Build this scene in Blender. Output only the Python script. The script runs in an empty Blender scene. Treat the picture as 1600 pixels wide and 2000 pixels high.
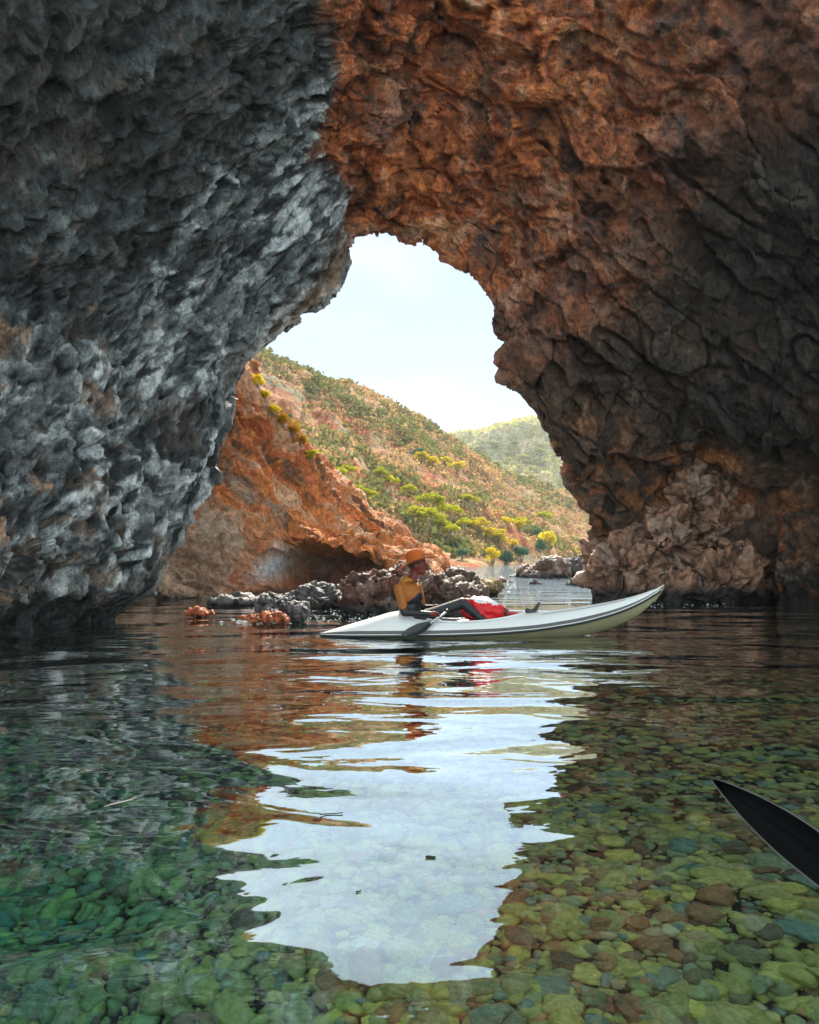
import bpy, bmesh, math, random
import numpy as np
from mathutils import Vector, Matrix, Euler
from mathutils.bvhtree import BVHTree

# ------------------------------------------------------------------ camera, sky, sun, exposure
S = bpy.context.scene
COL = S.collection
PITCH = math.radians(3.1)
EYE = 0.95
cam_d = bpy.data.cameras.new('camera')
cam = bpy.data.objects.new('camera', cam_d)
COL.objects.link(cam)
cam.location = (0, 0, EYE)
cam.rotation_euler = (math.pi / 2 + PITCH, 0, 0)
cam_d.sensor_fit = 'VERTICAL'
cam_d.sensor_height = 36.0
cam_d.lens = 36.0 * 1570 / 2000
cam_d.clip_end = 3000
cam_d.clip_start = 0.05
S.camera = cam

SUN_EL, SUN_AZ = math.radians(43), math.radians(4)       # azimuth from straight ahead, to the left
world = bpy.data.worlds.new('World')
S.world = world
world.use_nodes = True
wn = world.node_tree
wn.nodes.clear()
def wnode(t, **k):
    n = wn.nodes.new(t)
    for a, b in k.items():
        setattr(n, a, b)
    return n
sky = wnode('ShaderNodeTexSky', sky_type='NISHITA', sun_disc=False, sun_elevation=SUN_EL, sun_rotation=SUN_AZ,
            air_density=0.45, dust_density=0.05, ozone_density=1.0)
bg1 = wnode('ShaderNodeBackground'); bg1.inputs[1].default_value = 0.05
bg2 = wnode('ShaderNodeBackground'); bg2.inputs[1].default_value = 1.0
ramp = wnode('ShaderNodeValToRGB')
SKYOFF = (15.07, 10.01, 5.83)  # picked so brighter cloud fills the unseen sky and lights the cave
tc = wnode('ShaderNodeTexCoord')
mp = wnode('ShaderNodeMapping'); mp.inputs['Scale'].default_value = (1, 1, 2.2); mp.inputs['Location'].default_value = SKYOFF
nz = wnode('ShaderNodeTexNoise'); nz.inputs['Scale'].default_value = 1.5; nz.inputs['Detail'].default_value = 5
wn.links.new(tc.outputs['Generated'], mp.inputs[0]); wn.links.new(mp.outputs[0], nz.inputs['Vector'])
wn.links.new(nz.outputs[0], ramp.inputs[0])
e = ramp.color_ramp.elements
e[0].position, e[0].color = 0.38, (0.145, 0.178, 0.155, 1)
e[1].position, e[1].color = 0.58, (0.31, 0.34, 0.31, 1)
wn.links.new(ramp.outputs[0], bg2.inputs[0]); wn.links.new(sky.outputs[0], bg1.inputs[0])
addw = wnode('ShaderNodeAddShader'); wo = wnode('ShaderNodeOutputWorld')
wn.links.new(bg1.outputs[0], addw.inputs[0]); wn.links.new(bg2.outputs[0], addw.inputs[1]); wn.links.new(addw.outputs[0], wo.inputs[0])

sun_d = bpy.data.lights.new('sun', 'SUN'); sun_d.energy = 3.2; sun_d.angle = math.radians(0.5); sun_d.color = (1.0, 0.93, 0.80)
sun = bpy.data.objects.new('sun', sun_d); COL.objects.link(sun)
sd = Vector((math.sin(SUN_AZ) * math.cos(SUN_EL), math.cos(SUN_AZ) * math.cos(SUN_EL), math.sin(SUN_EL)))
sun.rotation_euler = sd.to_track_quat('Z', 'Y').to_euler()
sun.location = (-20, 60, 60)

S.view_settings.view_transform = 'Standard'; S.view_settings.look = 'None'
S.view_settings.exposure = 1.75; S.view_settings.gamma = 1.0; S.view_settings.use_curve_mapping = False
S.render.engine = 'CYCLES'
S.cycles.max_bounces = 8; S.cycles.diffuse_bounces = 4; S.cycles.glossy_bounces = 4; S.cycles.transmission_bounces = 6
S.cycles.transparent_max_bounces = 8
S.cycles.caustics_refractive = True; S.cycles.caustics_reflective = True
S.cycles.sample_clamp_indirect = 6.0; S.cycles.use_denoising = True

random.seed(7)
RNG = np.random.default_rng(11)

# ------------------------------------------------------------------ helpers
def P(px, py, d):
    """the point of the place seen in direction (px, py) at depth d along the ground"""
    xc, yc = (px - 800) / 1570.0, (1000 - py) / 1570.0
    c, s = math.cos(PITCH), math.sin(PITCH)
    f = c - yc * s
    return np.array([xc / f * d, d, EYE + (s + yc * c) / f * d])

def shore(px, py):
    """the point on the water level seen in direction (px, py)"""
    p = P(px, py, 1.0)
    k = EYE / (EYE - p[2])
    return np.array([p[0] * k, k, 0.0])

def hash3(ix, iy, iz, seed):
    h = (ix.astype(np.uint32) * np.uint32(374761393) + iy.astype(np.uint32) * np.uint32(668265263)
         + iz.astype(np.uint32) * np.uint32(2147483647 - 19) + np.uint32(seed * 974711 + 12345))
    h = (h ^ (h >> np.uint32(13))) * np.uint32(1274126177)
    h = (h ^ (h >> np.uint32(16))) * np.uint32(2246822519)
    return h ^ (h >> np.uint32(15))

_G = RNG.normal(size=(256, 3)); _G /= np.linalg.norm(_G, axis=1)[:, None]; _G = _G.astype(np.float32)
def perlin(p, seed=0):
    p = np.asarray(p, np.float32)
    i = np.floor(p).astype(np.int64); f = p - i
    u = f * f * f * (f * (f * 6 - 15) + 10)
    out = 0
    for dx in (0, 1):
        for dy in (0, 1):
            for dz in (0, 1):
                g = _G[hash3(i[:, 0] + dx, i[:, 1] + dy, i[:, 2] + dz, seed) & 255]
                d = g[:, 0] * (f[:, 0] - dx) + g[:, 1] * (f[:, 1] - dy) + g[:, 2] * (f[:, 2] - dz)
                w = (u[:, 0] if dx else 1 - u[:, 0]) * (u[:, 1] if dy else 1 - u[:, 1]) * (u[:, 2] if dz else 1 - u[:, 2])
                out = out + d * w
    return out * 1.5

def fbm(p, octaves=4, seed=0, gain=0.5, lac=2.03):
    a, s, out = 1.0, 1.0, 0
    for k in range(octaves):
        out = out + a * perlin(p * s + 17.3 * k, seed + k); a *= gain; s *= lac
    return out

def ridged(p, octaves=4, seed=0, gain=0.5, lac=2.05):
    a, s, out = 1.0, 1.0, 0
    for k in range(octaves):
        out = out + a * (1 - 2 * np.abs(perlin(p * s + 9.1 * k, seed + k))); a *= gain; s *= lac
    return out

def chunks(p, seed=0, tilt=0.6):
    """blocky fracture: every cell has its own height and tilt; also the distance to the cell edge"""
    p = np.asarray(p, np.float32)
    i = np.floor(p).astype(np.int64)
    b1 = np.full(len(p), 9e9, np.float32); b2 = b1.copy(); val = np.zeros(len(p), np.float32)
    for dx in (-1, 0, 1):
        for dy in (-1, 0, 1):
            for dz in (-1, 0, 1):
                c0, c1, c2 = i[:, 0] + dx, i[:, 1] + dy, i[:, 2] + dz
                h = hash3(c0, c1, c2, seed)
                q0 = c0 + (h & 1023) / 1023.0 - p[:, 0]; q1 = c1 + ((h >> 10) & 1023) / 1023.0 - p[:, 1]; q2 = c2 + ((h >> 20) & 1023) / 1023.0 - p[:, 2]
                d = (q0 * q0 + q1 * q1 + q2 * q2).astype(np.float32)
                g = _G[(h >> 7) & 255]
                v = ((h >> 3) & 255) / 255.0 - 0.5 - tilt * (g[:, 0] * q0 + g[:, 1] * q1 + g[:, 2] * q2)
                m = d < b1
                b2 = np.where(m, b1, np.minimum(b2, d)); val = np.where(m, v, val).astype(np.float32); b1 = np.where(m, d, b1)
    return val, np.sqrt(b2) - np.sqrt(b1)

def sstep(a, b, x):
    t = np.clip((x - a) / (b - a), 0, 1); return t * t * (3 - 2 * t)

def mixc(a, b, t):
    return a * (1 - t[:, None]) + np.asarray(b)[None, :] * t[:, None]

def catmull(ctrl, t):
    """Catmull-Rom along axis 0 of ctrl at parameters t"""
    n = len(ctrl); i = np.clip(np.floor(t).astype(int), 0, n - 2); f = (t - i)
    g = lambda k: ctrl[np.clip(k, 0, n - 1)]
    sh = (-1,) + (1,) * (ctrl.ndim - 1); f = f.reshape(sh)
    p0, p1, p2, p3 = g(i - 1), g(i), g(i + 1), g(i + 2)
    return 0.5 * (2 * p1 + (p2 - p0) * f + (2 * p0 - 5 * p1 + 4 * p2 - p3) * f ** 2 + (3 * p1 - p0 - 3 * p2 + p3) * f ** 3)

def grid_normals(G):
    du = np.gradient(G, axis=1); dv = np.gradient(G, axis=0)
    n = np.cross(du, dv); return n / np.maximum(np.linalg.norm(n, axis=2, keepdims=True), 1e-9)

def link(o, parent=None):
    COL.objects.link(o)
    if parent is not None:
        o.parent = parent
    return o

def tag(o, label=None, cat=None, group=None, kind=None):
    if label: o['label'] = label
    if cat: o['category'] = cat
    if group: o['group'] = group
    if kind: o['kind'] = kind
    return o

def empty(name, loc, rz=0.0):
    o = bpy.data.objects.new(name, None); o.location = loc; o.rotation_euler = (0, 0, rz); o.empty_display_size = 0.2
    return link(o)

def mesh_obj(name, verts, faces, mat, parent=None, smooth=True, col=None, mats=None, midx=None, dry=None):
    me = bpy.data.meshes.new(name)
    verts = np.asarray(verts, np.float32)
    faces = np.asarray(faces) if not isinstance(faces, list) else faces
    if isinstance(faces, np.ndarray):
        k = faces.shape[1]
        me.vertices.add(len(verts)); me.vertices.foreach_set('co', verts.ravel())
        me.loops.add(faces.size); me.loops.foreach_set('vertex_index', faces.astype(np.int32).ravel())
        me.polygons.add(len(faces)); me.polygons.foreach_set('loop_start', np.arange(0, faces.size, k, dtype=np.int32))
        me.polygons.foreach_set('loop_total', np.full(len(faces), k, np.int32))
        me.update(calc_edges=True)
    else:
        me.from_pydata([tuple(v) for v in verts], [], [tuple(f) for f in faces])
    for m in (mats or [mat]):
        me.materials.append(m)
    if midx is not None:
        me.polygons.foreach_set('material_index', np.asarray(midx, np.int32))
    if col is not None:
        a = me.color_attributes.new('Col', 'FLOAT_COLOR', 'POINT')
        c = np.ones((len(verts), 4), np.float32); c[:, :3] = np.clip(col, 0, 1)
        if dry is not None: c[:, 3] = dry
        a.data.foreach_set('color', c.ravel())
    if smooth:
        me.polygons.foreach_set('use_smooth', np.ones(len(me.polygons), bool))
    me.validate()
    return link(bpy.data.objects.new(name, me), parent)

def grid_faces(nr, nc, off=0):
    a = np.arange(nr * nc).reshape(nr, nc)
    return np.stack([a[:-1, :-1], a[:-1, 1:], a[1:, 1:], a[1:, :-1]], -1).reshape(-1, 4) + off

_ICO = {}
def ico(sub):
    if sub not in _ICO:
        bm = bmesh.new(); bmesh.ops.create_icosphere(bm, subdivisions=sub, radius=1.0)
        bm.verts.ensure_lookup_table()
        _ICO[sub] = (np.array([v.co[:] for v in bm.verts]), np.array([[v.index for v in f.verts] for f in bm.faces])); bm.free()
    return _ICO[sub]

def rotm(rx, ry, rz):
    return np.array(Euler((rx, ry, rz)).to_matrix())

def tube(path, radii, n=8, cap=True):
    """verts, faces of a tube along path"""
    path = [Vector(p) for p in path]; V = []; F = []
    up = Vector((0.13, 0.31, 0.94)); prev = None
    for i, p in enumerate(path):
        t = (path[min(i + 1, len(path) - 1)] - path[max(i - 1, 0)]).normalized()
        if prev is None:
            a = t.cross(up)
            if a.length < 0.05: a = t.cross(Vector((1, 0, 0)))
            a.normalize()
        else:
            a = (prev - t * prev.dot(t)).normalized()
        prev = a; b = t.cross(a)
        for k in range(n):
            w = 2 * math.pi * k / n
            V.append(p + (a * math.cos(w) + b * math.sin(w)) * radii[i])
    for i in range(len(path) - 1):
        for k in range(n):
            F.append([i * n + k, i * n + (k + 1) % n, (i + 1) * n + (k + 1) % n, (i + 1) * n + k])
    if cap:
        F.append(list(range(n))[::-1]); F.append([(len(path) - 1) * n + k for k in range(n)])
    return [tuple(v) for v in V], F

# ------------------------------------------------------------------ materials
def material(name):
    m = bpy.data.materials.new(name); m.use_nodes = True; nt = m.node_tree; nt.nodes.clear()
    out = nt.nodes.new('ShaderNodeOutputMaterial')
    return m, nt, out
def N(nt, t, **k):
    n = nt.nodes.new(t)
    for a, b in k.items():
        if a.startswith('i_'):
            n.inputs[a[2:].replace('_', ' ')].default_value = b
        else:
            setattr(n, a, b)
    return n

def plain(name, col, rough=0.5, metal=0.0, spec=0.5, vary=0.0, scale=8.0, bump=0.0, bscale=60.0, sss=None):
    m, nt, out = material(name); L = nt.links.new
    b = N(nt, 'ShaderNodeBsdfPrincipled'); b.inputs['Roughness'].default_value = rough; b.inputs['Metallic'].default_value = metal
    b.inputs['Specular IOR Level'].default_value = spec
    tcx = N(nt, 'ShaderNodeTexCoord')
    if vary:
        nzx = N(nt, 'ShaderNodeTexNoise', i_Scale=scale, i_Detail=5.0); L(tcx.outputs['Object'], nzx.inputs['Vector'])
        r = N(nt, 'ShaderNodeMix', data_type='RGBA'); L(nzx.outputs[0], r.inputs['Factor'])
        r.inputs['A'].default_value = tuple(c * (1 - vary) for c in col) + (1,); r.inputs['B'].default_value = tuple(min(1, c * (1 + vary)) for c in col) + (1,)
        L(r.outputs['Result'], b.inputs['Base Color'])
    else:
        b.inputs['Base Color'].default_value = tuple(col) + (1,)
    if bump:
        nb = N(nt, 'ShaderNodeTexNoise', i_Scale=bscale, i_Detail=4.0); L(tcx.outputs['Object'], nb.inputs['Vector'])
        bp = N(nt, 'ShaderNodeBump', i_Strength=bump, i_Distance=0.01); L(nb.outputs[0], bp.inputs['Height']); L(bp.outputs[0], b.inputs['Normal'])
    L(b.outputs[0], out.inputs[0])
    return m

def rock_mat(name, fine=9.0, bump=0.7, dist=0.05, rough=0.62, stretch=(1, 1, 1), spec=0.4, contrast=0.55):
    """stone: base colour from the Col attribute, broken by grain; fine relief by bump"""
    m, nt, out = material(name); L = nt.links.new
    b = N(nt, 'ShaderNodeBsdfPrincipled'); b.inputs['Specular IOR Level'].default_value = spec
    at = N(nt, 'ShaderNodeAttribute', attribute_name='Col')
    tcx = N(nt, 'ShaderNodeTexCoord'); mpx = N(nt, 'ShaderNodeMapping'); mpx.inputs['Scale'].default_value = stretch
    L(tcx.outputs['Object'], mpx.inputs[0])
    n1 = N(nt, 'ShaderNodeTexNoise', i_Scale=fine, i_Detail=8.0, i_Roughness=0.65, i_Distortion=0.6); L(mpx.outputs[0], n1.inputs['Vector'])
    n2 = N(nt, 'ShaderNodeTexNoise', i_Scale=fine * 4.3, i_Detail=9.0, i_Roughness=0.78); L(mpx.outputs[0], n2.inputs['Vector'])
    vr = N(nt, 'ShaderNodeTexVoronoi', i_Scale=fine * 1.3, feature='F1'); L(mpx.outputs[0], vr.inputs['Vector'])
    mr = N(nt, 'ShaderNodeMapRange'); mr.inputs[1].default_value = 0.3; mr.inputs[2].default_value = 0.7
    mr.inputs[3].default_value = 1 - contrast; mr.inputs[4].default_value = 1 + contrast
    L(n2.outputs[0], mr.inputs[0])
    mr2 = N(nt, 'ShaderNodeMapRange'); mr2.inputs[1].default_value = 0.32; mr2.inputs[2].default_value = 0.68
    mr2.inputs[3].default_value = 1 - contrast; mr2.inputs[4].default_value = 1 + contrast * 0.8
    L(n1.outputs[0], mr2.inputs[0])
    mm = N(nt, 'ShaderNodeMath', operation='MULTIPLY'); L(mr.outputs[0], mm.inputs[0]); L(mr2.outputs[0], mm.inputs[1])
    vm = N(nt, 'ShaderNodeVectorMath', operation='SCALE'); L(at.outputs['Color'], vm.inputs[0]); L(mm.outputs[0], vm.inputs['Scale'])
    L(vm.outputs[0], b.inputs['Base Color'])
    h1 = N(nt, 'ShaderNodeMath', operation='MULTIPLY_ADD'); h1.inputs[1].default_value = 0.5
    L(n2.outputs[0], h1.inputs[0]); L(n1.outputs[0], h1.inputs[2])
    h2 = N(nt, 'ShaderNodeMath', operation='MULTIPLY_ADD'); h2.inputs[1].default_value = 0.5
    L(vr.outputs['Distance'], h2.inputs[0]); L(h1.outputs[0], h2.inputs[2])
    bp = N(nt, 'ShaderNodeBump', i_Strength=bump, i_Distance=dist); L(h2.outputs[0], bp.inputs['Height']); L(bp.outputs[0], b.inputs['Normal'])
    rr = N(nt, 'ShaderNodeMapRange'); rr.inputs[3].default_value = rough - 0.15; rr.inputs[4].default_value = rough + 0.2; L(n1.outputs[0], rr.inputs[0])
    dr_ = N(nt, 'ShaderNodeMath', operation='MULTIPLY'); L(rr.outputs[0], dr_.inputs[0]); L(at.outputs['Alpha'], dr_.inputs[1]); L(dr_.outputs[0], b.inputs['Roughness']); L(b.outputs[0], out.inputs[0])
    return m

M_cave = rock_mat('cave_stone', 7.5, 1.0, 0.13, 0.58, (1, 1, 0.75), spec=0.6, contrast=0.7)
M_cliff = rock_mat('red_earth', 6.0, 0.9, 0.08, 0.75, spec=0.25)
M_rock = rock_mat('shore_stone', 11.0, 0.9, 0.035, 0.5)
M_hill = rock_mat('hill_soil', 0.7, 0.8, 0.5, 0.85, spec=0.1)
M_bed = rock_mat('seabed_gravel', 14.0, 0.8, 0.03, 0.7)

def leaf_mat(name, c1, c2, trans=0.35):
    m, nt, out = material(name); L = nt.links.new
    g = N(nt, 'ShaderNodeNewGeometry'); oi = N(nt, 'ShaderNodeObjectInfo')
    mx = N(nt, 'ShaderNodeMix', data_type='RGBA'); mx.inputs['A'].default_value = c1 + (1,); mx.inputs['B'].default_value = c2 + (1,)
    ad = N(nt, 'ShaderNodeMath', operation='MULTIPLY_ADD'); ad.inputs[1].default_value = 0.6; L(g.outputs['Random Per Island'], ad.inputs[0])
    hf = N(nt, 'ShaderNodeMath', operation='MULTIPLY'); hf.inputs[1].default_value = 0.4; L(oi.outputs['Random'], hf.inputs[0]); L(hf.outputs[0], ad.inputs[2])
    L(ad.outputs[0], mx.inputs['Factor'])
    d = N(nt, 'ShaderNodeBsdfDiffuse'); t = N(nt, 'ShaderNodeBsdfTranslucent'); ms = N(nt, 'ShaderNodeMixShader'); ms.inputs[0].default_value = trans
    L(mx.outputs['Result'], d.inputs[0]); L(mx.outputs['Result'], t.inputs[0]); L(d.outputs[0], ms.inputs[1]); L(t.outputs[0], ms.inputs[2]); L(ms.outputs[0], out.inputs[0])
    return m
M_pine = leaf_mat('pine_needles', (0.24, 0.27, 0.012), (0.62, 0.58, 0.03), 0.55)
M_yellow = leaf_mat('yellow_leaves', (0.46, 0.38, 0.012), (0.80, 0.64, 0.03), 0.55)
M_orange = leaf_mat('orange_leaves', (0.34, 0.20, 0.015), (0.48, 0.26, 0.02), 0.45)
M_teal = leaf_mat('dark_leaves', (0.03, 0.11, 0.065), (0.09, 0.22, 0.12), 0.3)
M_paleleaf = leaf_mat('pale_leaves', (0.36, 0.36, 0.12), (0.72, 0.66, 0.26), 0.45)
M_scrub = leaf_mat('scrub_leaves', (0.22, 0.12, 0.045), (0.70, 0.46, 0.21), 0.45)
M_bark = plain('bark', (0.34, 0.27, 0.21), 0.9, vary=0.3, scale=20)

def stone_mat(name, per_island):
    m, nt, out = material(name); L = nt.links.new
    b = N(nt, 'ShaderNodeBsdfPrincipled'); b.inputs['Roughness'].default_value = 0.65; b.inputs['Specular IOR Level'].default_value = 0.2
    src = N(nt, 'ShaderNodeNewGeometry').outputs['Random Per Island'] if per_island else N(nt, 'ShaderNodeObjectInfo').outputs['Random']
    cr = N(nt, 'ShaderNodeValToRGB'); cr.color_ramp.interpolation = 'LINEAR'
    cols = [(0, (0.50, 0.50, 0.20)), (0.22, (0.86, 0.74, 0.20)), (0.4, (0.22, 0.38, 0.33)), (0.58, (0.86, 0.72, 0.22)), (0.74, (0.42, 0.46, 0.22)), (0.86, (0.26, 0.18, 0.12)), (0.94, (0.66, 0.34, 0.15)), (1, (0.80, 0.74, 0.46))]
    while len(cr.color_ramp.elements) < len(cols): cr.color_ramp.elements.new(0.5)
    for el, (p, c) in zip(cr.color_ramp.elements, cols): el.position = p; el.color = c + (1,)
    L(src, cr.inputs[0])
    tcx = N(nt, 'ShaderNodeTexCoord'); n1 = N(nt, 'ShaderNodeTexNoise', i_Scale=3.5 if not per_island else 18.0, i_Detail=7.0, i_Roughness=0.65); L(tcx.outputs['Object'], n1.inputs['Vector'])
    mr = N(nt, 'ShaderNodeMapRange'); mr.inputs[1].default_value = 0.3; mr.inputs[2].default_value = 0.7; mr.inputs[3].default_value = 0.55; mr.inputs[4].default_value = 1.3
    L(n1.outputs[0], mr.inputs[0])
    vm = N(nt, 'ShaderNodeVectorMath', operation='SCALE'); L(cr.outputs[0], vm.inputs[0]); L(mr.outputs[0], vm.inputs['Scale']); L(vm.outputs[0], b.inputs['Base Color'])
    bp = N(nt, 'ShaderNodeBump', i_Strength=0.4, i_Distance=0.02); L(n1.outputs[0], bp.inputs['Height']); L(bp.outputs[0], b.inputs['Normal'])
    L(b.outputs[0], out.inputs[0])
    return m
M_stone = stone_mat('cobble', False); M_pebble = stone_mat('pebble', True)

WOFF = (5.7*1.3, 5*2.31, 0)
def water_mat():
    m, nt, out = material('sea_water'); L = nt.links.new
    tcx = N(nt, 'ShaderNodeTexCoord'); sep = N(nt, 'ShaderNodeSeparateXYZ'); L(tcx.outputs['Object'], sep.inputs[0])
    def noise(scale, sx, sy, detail=2.0, dist=0.0):
        mpx = N(nt, 'ShaderNodeMapping'); mpx.inputs['Scale'].default_value = (sx, sy, 1); mpx.inputs['Location'].default_value = WOFF; L(tcx.outputs['Object'], mpx.inputs[0])
        n = N(nt, 'ShaderNodeTexNoise', i_Scale=scale, i_Detail=detail, i_Distortion=dist); L(mpx.outputs[0], n.inputs['Vector'])
        return n.outputs[0]
    def madd(a, k, b=None):
        n = N(nt, 'ShaderNodeMath', operation='MULTIPLY_ADD'); L(a, n.inputs[0])
        if hasattr(k, 'links'): L(k, n.inputs[1])
        else: n.inputs[1].default_value = k
        if b is None: n.inputs[2].default_value = 0
        else: L(b, n.inputs[2])
        return n.outputs[0]
    def rng(src, a, b, c, d):
        n = N(nt, 'ShaderNodeMapRange'); n.interpolation_type = 'SMOOTHSTEP'
        for k, v in zip((1, 2, 3, 4), (a, b, c, d)): n.inputs[k].default_value = v
        L(src, n.inputs[0]); return n.outputs[0]
    y = sep.outputs['Y']
    # wind ripple outside the arch, near calm inside
    chop = rng(y, 12.0, 24.0, 0.0, 1.0)
    swell = madd(noise(0.8, 0.8, 1.5, 0.0, 0.5), 0.070)                 # long slow undulation
    rip = madd(noise(2.1, 0.9, 1.4, 1.0, 0.9), madd(rng(y, 4.0, 9.0, 0.6, 1.0), 0.011), swell)
    mid = rng(y, 5.0, 11.0, 0.05, 1.0)
    fine = madd(noise(9.0, 0.45, 1.3, 2.0, 0.6), madd(mid, 0.0022), rip)
    fine = madd(noise(11.0, 0.8, 1.0, 1.0, 0.5), 0.0007, fine)
    out_h = madd(noise(2.1, 0.5, 1.2, 5.0, 0.5), madd(chop, 0.13), fine)
    bp = N(nt, 'ShaderNodeBump', i_Strength=1.0, i_Distance=1.0); L(out_h, bp.inputs['Height'])
    lw = N(nt, 'ShaderNodeLayerWeight'); lw.inputs[0].default_value = 0.5; L(bp.outputs[0], lw.inputs['Normal'])
    cr = N(nt, 'ShaderNodeValToRGB'); els = cr.color_ramp.elements
    pts = [(0, 0.02), (0.35, 0.05), (0.5, 0.34), (0.62, 0.45), (0.80, 0.70), (1.0, 1.0)]
    while len(els) < len(pts): els.new(0.5)
    for el, (p, v) in zip(els, pts): el.position = p; el.color = (v, v, v, 1)
    L(lw.outputs['Facing'], cr.inputs[0])
    rf = N(nt, 'ShaderNodeBsdfRefraction'); rf.inputs['IOR'].default_value = 1.33; rf.inputs['Roughness'].default_value = 0.0
    rf.inputs['Color'].default_value = (0.97, 1.0, 0.98, 1); L(bp.outputs[0], rf.inputs['Normal'])
    gl = N(nt, 'ShaderNodeBsdfGlossy'); gl.inputs['Roughness'].default_value = 0.0; gl.inputs['Color'].default_value = (1, 1, 1, 1); L(bp.outputs[0], gl.inputs['Normal'])
    ms = N(nt, 'ShaderNodeMixShader'); va = N(nt, 'ShaderNodeVolumeAbsorption'); va.inputs['Color'].default_value = (0.02, 0.79, 0.84, 1); va.inputs['Density'].default_value = 0.46; L(va.outputs[0], out.inputs['Volume'])
    L(cr.outputs[0], ms.inputs[0]); L(rf.outputs[0], ms.inputs[1]); L(gl.outputs[0], ms.inputs[2]); L(ms.outputs[0], out.inputs[0])
    return m
M_water = water_mat()

# ------------------------------------------------------------------ the cave arch
NI = 27
def ring(keys):
    """keys {index: xyz} -> 24 control points, straight in between"""
    ks = sorted(keys); A = np.array([keys[k] for k in ks], float)
    return np.stack([np.interp(np.arange(NI), ks, A[:, j]) for j in range(3)], 1)
def under(p, z=-2.2):
    return np.array([p[0], p[1], z])
lip_px = [None, (268, 1212, 11.7), (300, 1140, 12.0), (345, 1050, 12.4), (366, 980, 12.8), (402, 900, 13.2), (440, 805, 13.6), (458, 735, 13.9), (552, 640, 14.3),
          (652, 545, 14.8), (688, 455, 15.2), (740, 450, 15.5), (800, 458, 15.5), (842, 456, 15.5), (910, 517, 15.6), (966, 585, 15.7), (1005, 690, 15.9), (1060, 805, 16.2),
          (1120, 895, 16.5), (1150, 965, 16.8), (1178, 1042, 17.0), (1245, 1000, 17.0), (1330, 905, 17.0), (1440, 915, 16.8), (1500, 1000, 16.7), (1520, 1180, 16.6), None]
LIP = {i: P(*v) for i, v in enumerate(lip_px) if v}
LIP[0] = under(LIP[1]); LIP[26] = under(LIP[25]); LIP = ring(LIP)
def mk(wl, d, kk, wr):
    q = {i: P(*v) for i, v in kk.items()}
    q[1] = shore(*wl); q[25] = shore(*wr); q[0] = under(q[1]); q[26] = under(q[25])
    return ring(q)
RA = mk((140, 1228), 0, {3: (215, 1090, 11.0), 4: (225, 990, 11.2), 7: (300, 690, 12.6), 10: (612, 300, 14.2), 12: (820, 300, 14.9), 14: (1010, 395, 15.0), 16: (1150, 600, 15.3), 19: (1260, 890, 16.4), 22: (1400, 850, 16.0), 24: (1560, 990, 15.6)}, (1585, 1184))
RB = mk((0, 1246), 0, {3: (55, 1080, 9.5), 4: (80, 960, 10.0), 7: (140, 600, 11.4), 10: (606, 110, 12.9), 12: (840, 100, 14.1), 14: (1120, 190, 14.2), 16: (1330, 440, 14.5), 19: (1440, 800, 15.4), 22: (1560, 850, 15.2), 24: (1650, 1030, 14.6)}, (1665, 1196))
RC = mk((-260, 1280), 0, {3: (-180, 1080, 7.7), 4: (-160, 940, 8.4), 7: (-80, 520, 9.9), 10: (603, -60, 11.9), 12: (850, -70, 13.2), 14: (1205, -30, 13.3), 16: (1500, 220, 13.4), 19: (1690, 650, 13.8), 24: (1800, 1050, 13.0)}, (1800, 1216))
RD = ring({0: (-6.0, 5.5, -2.2), 1: (-6.0, 5.5, 0), 4: (-5.8, 5.6, 3.2), 7: (-5.0, 6.0, 6.2), 10: tuple(RC[10] + (-0.6, -0.6, 1.0)), 12: tuple(RC[12] + (0, -0.4, 1.2)),
            14: tuple(RC[14] + (0.5, -0.4, 1.2)), 16: tuple(RC[16] + (0.8, -0.8, 1.0)), 19: (9.2, 11.5, 4.2), 25: (8.8, 9.0, 0), 26: (8.8, 9.0, -2.2)})
cen = np.array([0.6, 0, 1.5])
def outward(R, dy, k, dz=0.0):
    q = R.copy(); v = R - cen; v[:, 1] = 0; v /= np.linalg.norm(v, axis=1)[:, None]
    q += v * k; q[:, 1] += dy; q[0, 2] = q[26, 2] = -2.2; return q
O1 = outward(LIP, 0.55, 0.55); O2 = outward(LIP, 0.75, 2.6); O3 = outward(LIP, -0.4, 3.4)
EB = outward(RC, 0.3, 2.6); ED = outward(RD, -0.1, 1.8)
rings = np.stack([ED, EB, O3, O2, O1, LIP, RA, RB, RC, RD])
#            ED  EB  O3  O2  O1  LIP RA   RB   RC  RD
seg = [6, 6, 10, 14, 36, 120, 125, 80, 40]
tv = np.concatenate([np.linspace(i, i + 1, n, endpoint=False) for i, n in enumerate(seg)] + [[len(seg)]])
NU = 760
tu = np.linspace(0, NI - 1, NU)
# even spacing along the lip's length
G0 = catmull(rings.transpose(1, 0, 2), tu)                      # (NU, rings, 3)
L_ = np.concatenate([[0], np.cumsum(np.linalg.norm(np.diff(G0[:, 6], axis=0), axis=1))]); L_ /= L_[-1]
tu = np.interp(np.linspace(0, 1, NU), L_, tu)
G0 = catmull(rings.transpose(1, 0, 2), tu)
G = catmull(G0.transpose(1, 0, 2), tv)                          # (NV, NU, 3)
nr, nc = G.shape[:2]
Nn = grid_normals(G)
Pv = G.reshape(-1, 3).astype(np.float32); Nv = Nn.reshape(-1, 3)
cc = np.repeat(tu[None, :], nr, 0).reshape(-1); vv = np.repeat(tv[:, None], nc, 1).reshape(-1)
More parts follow.
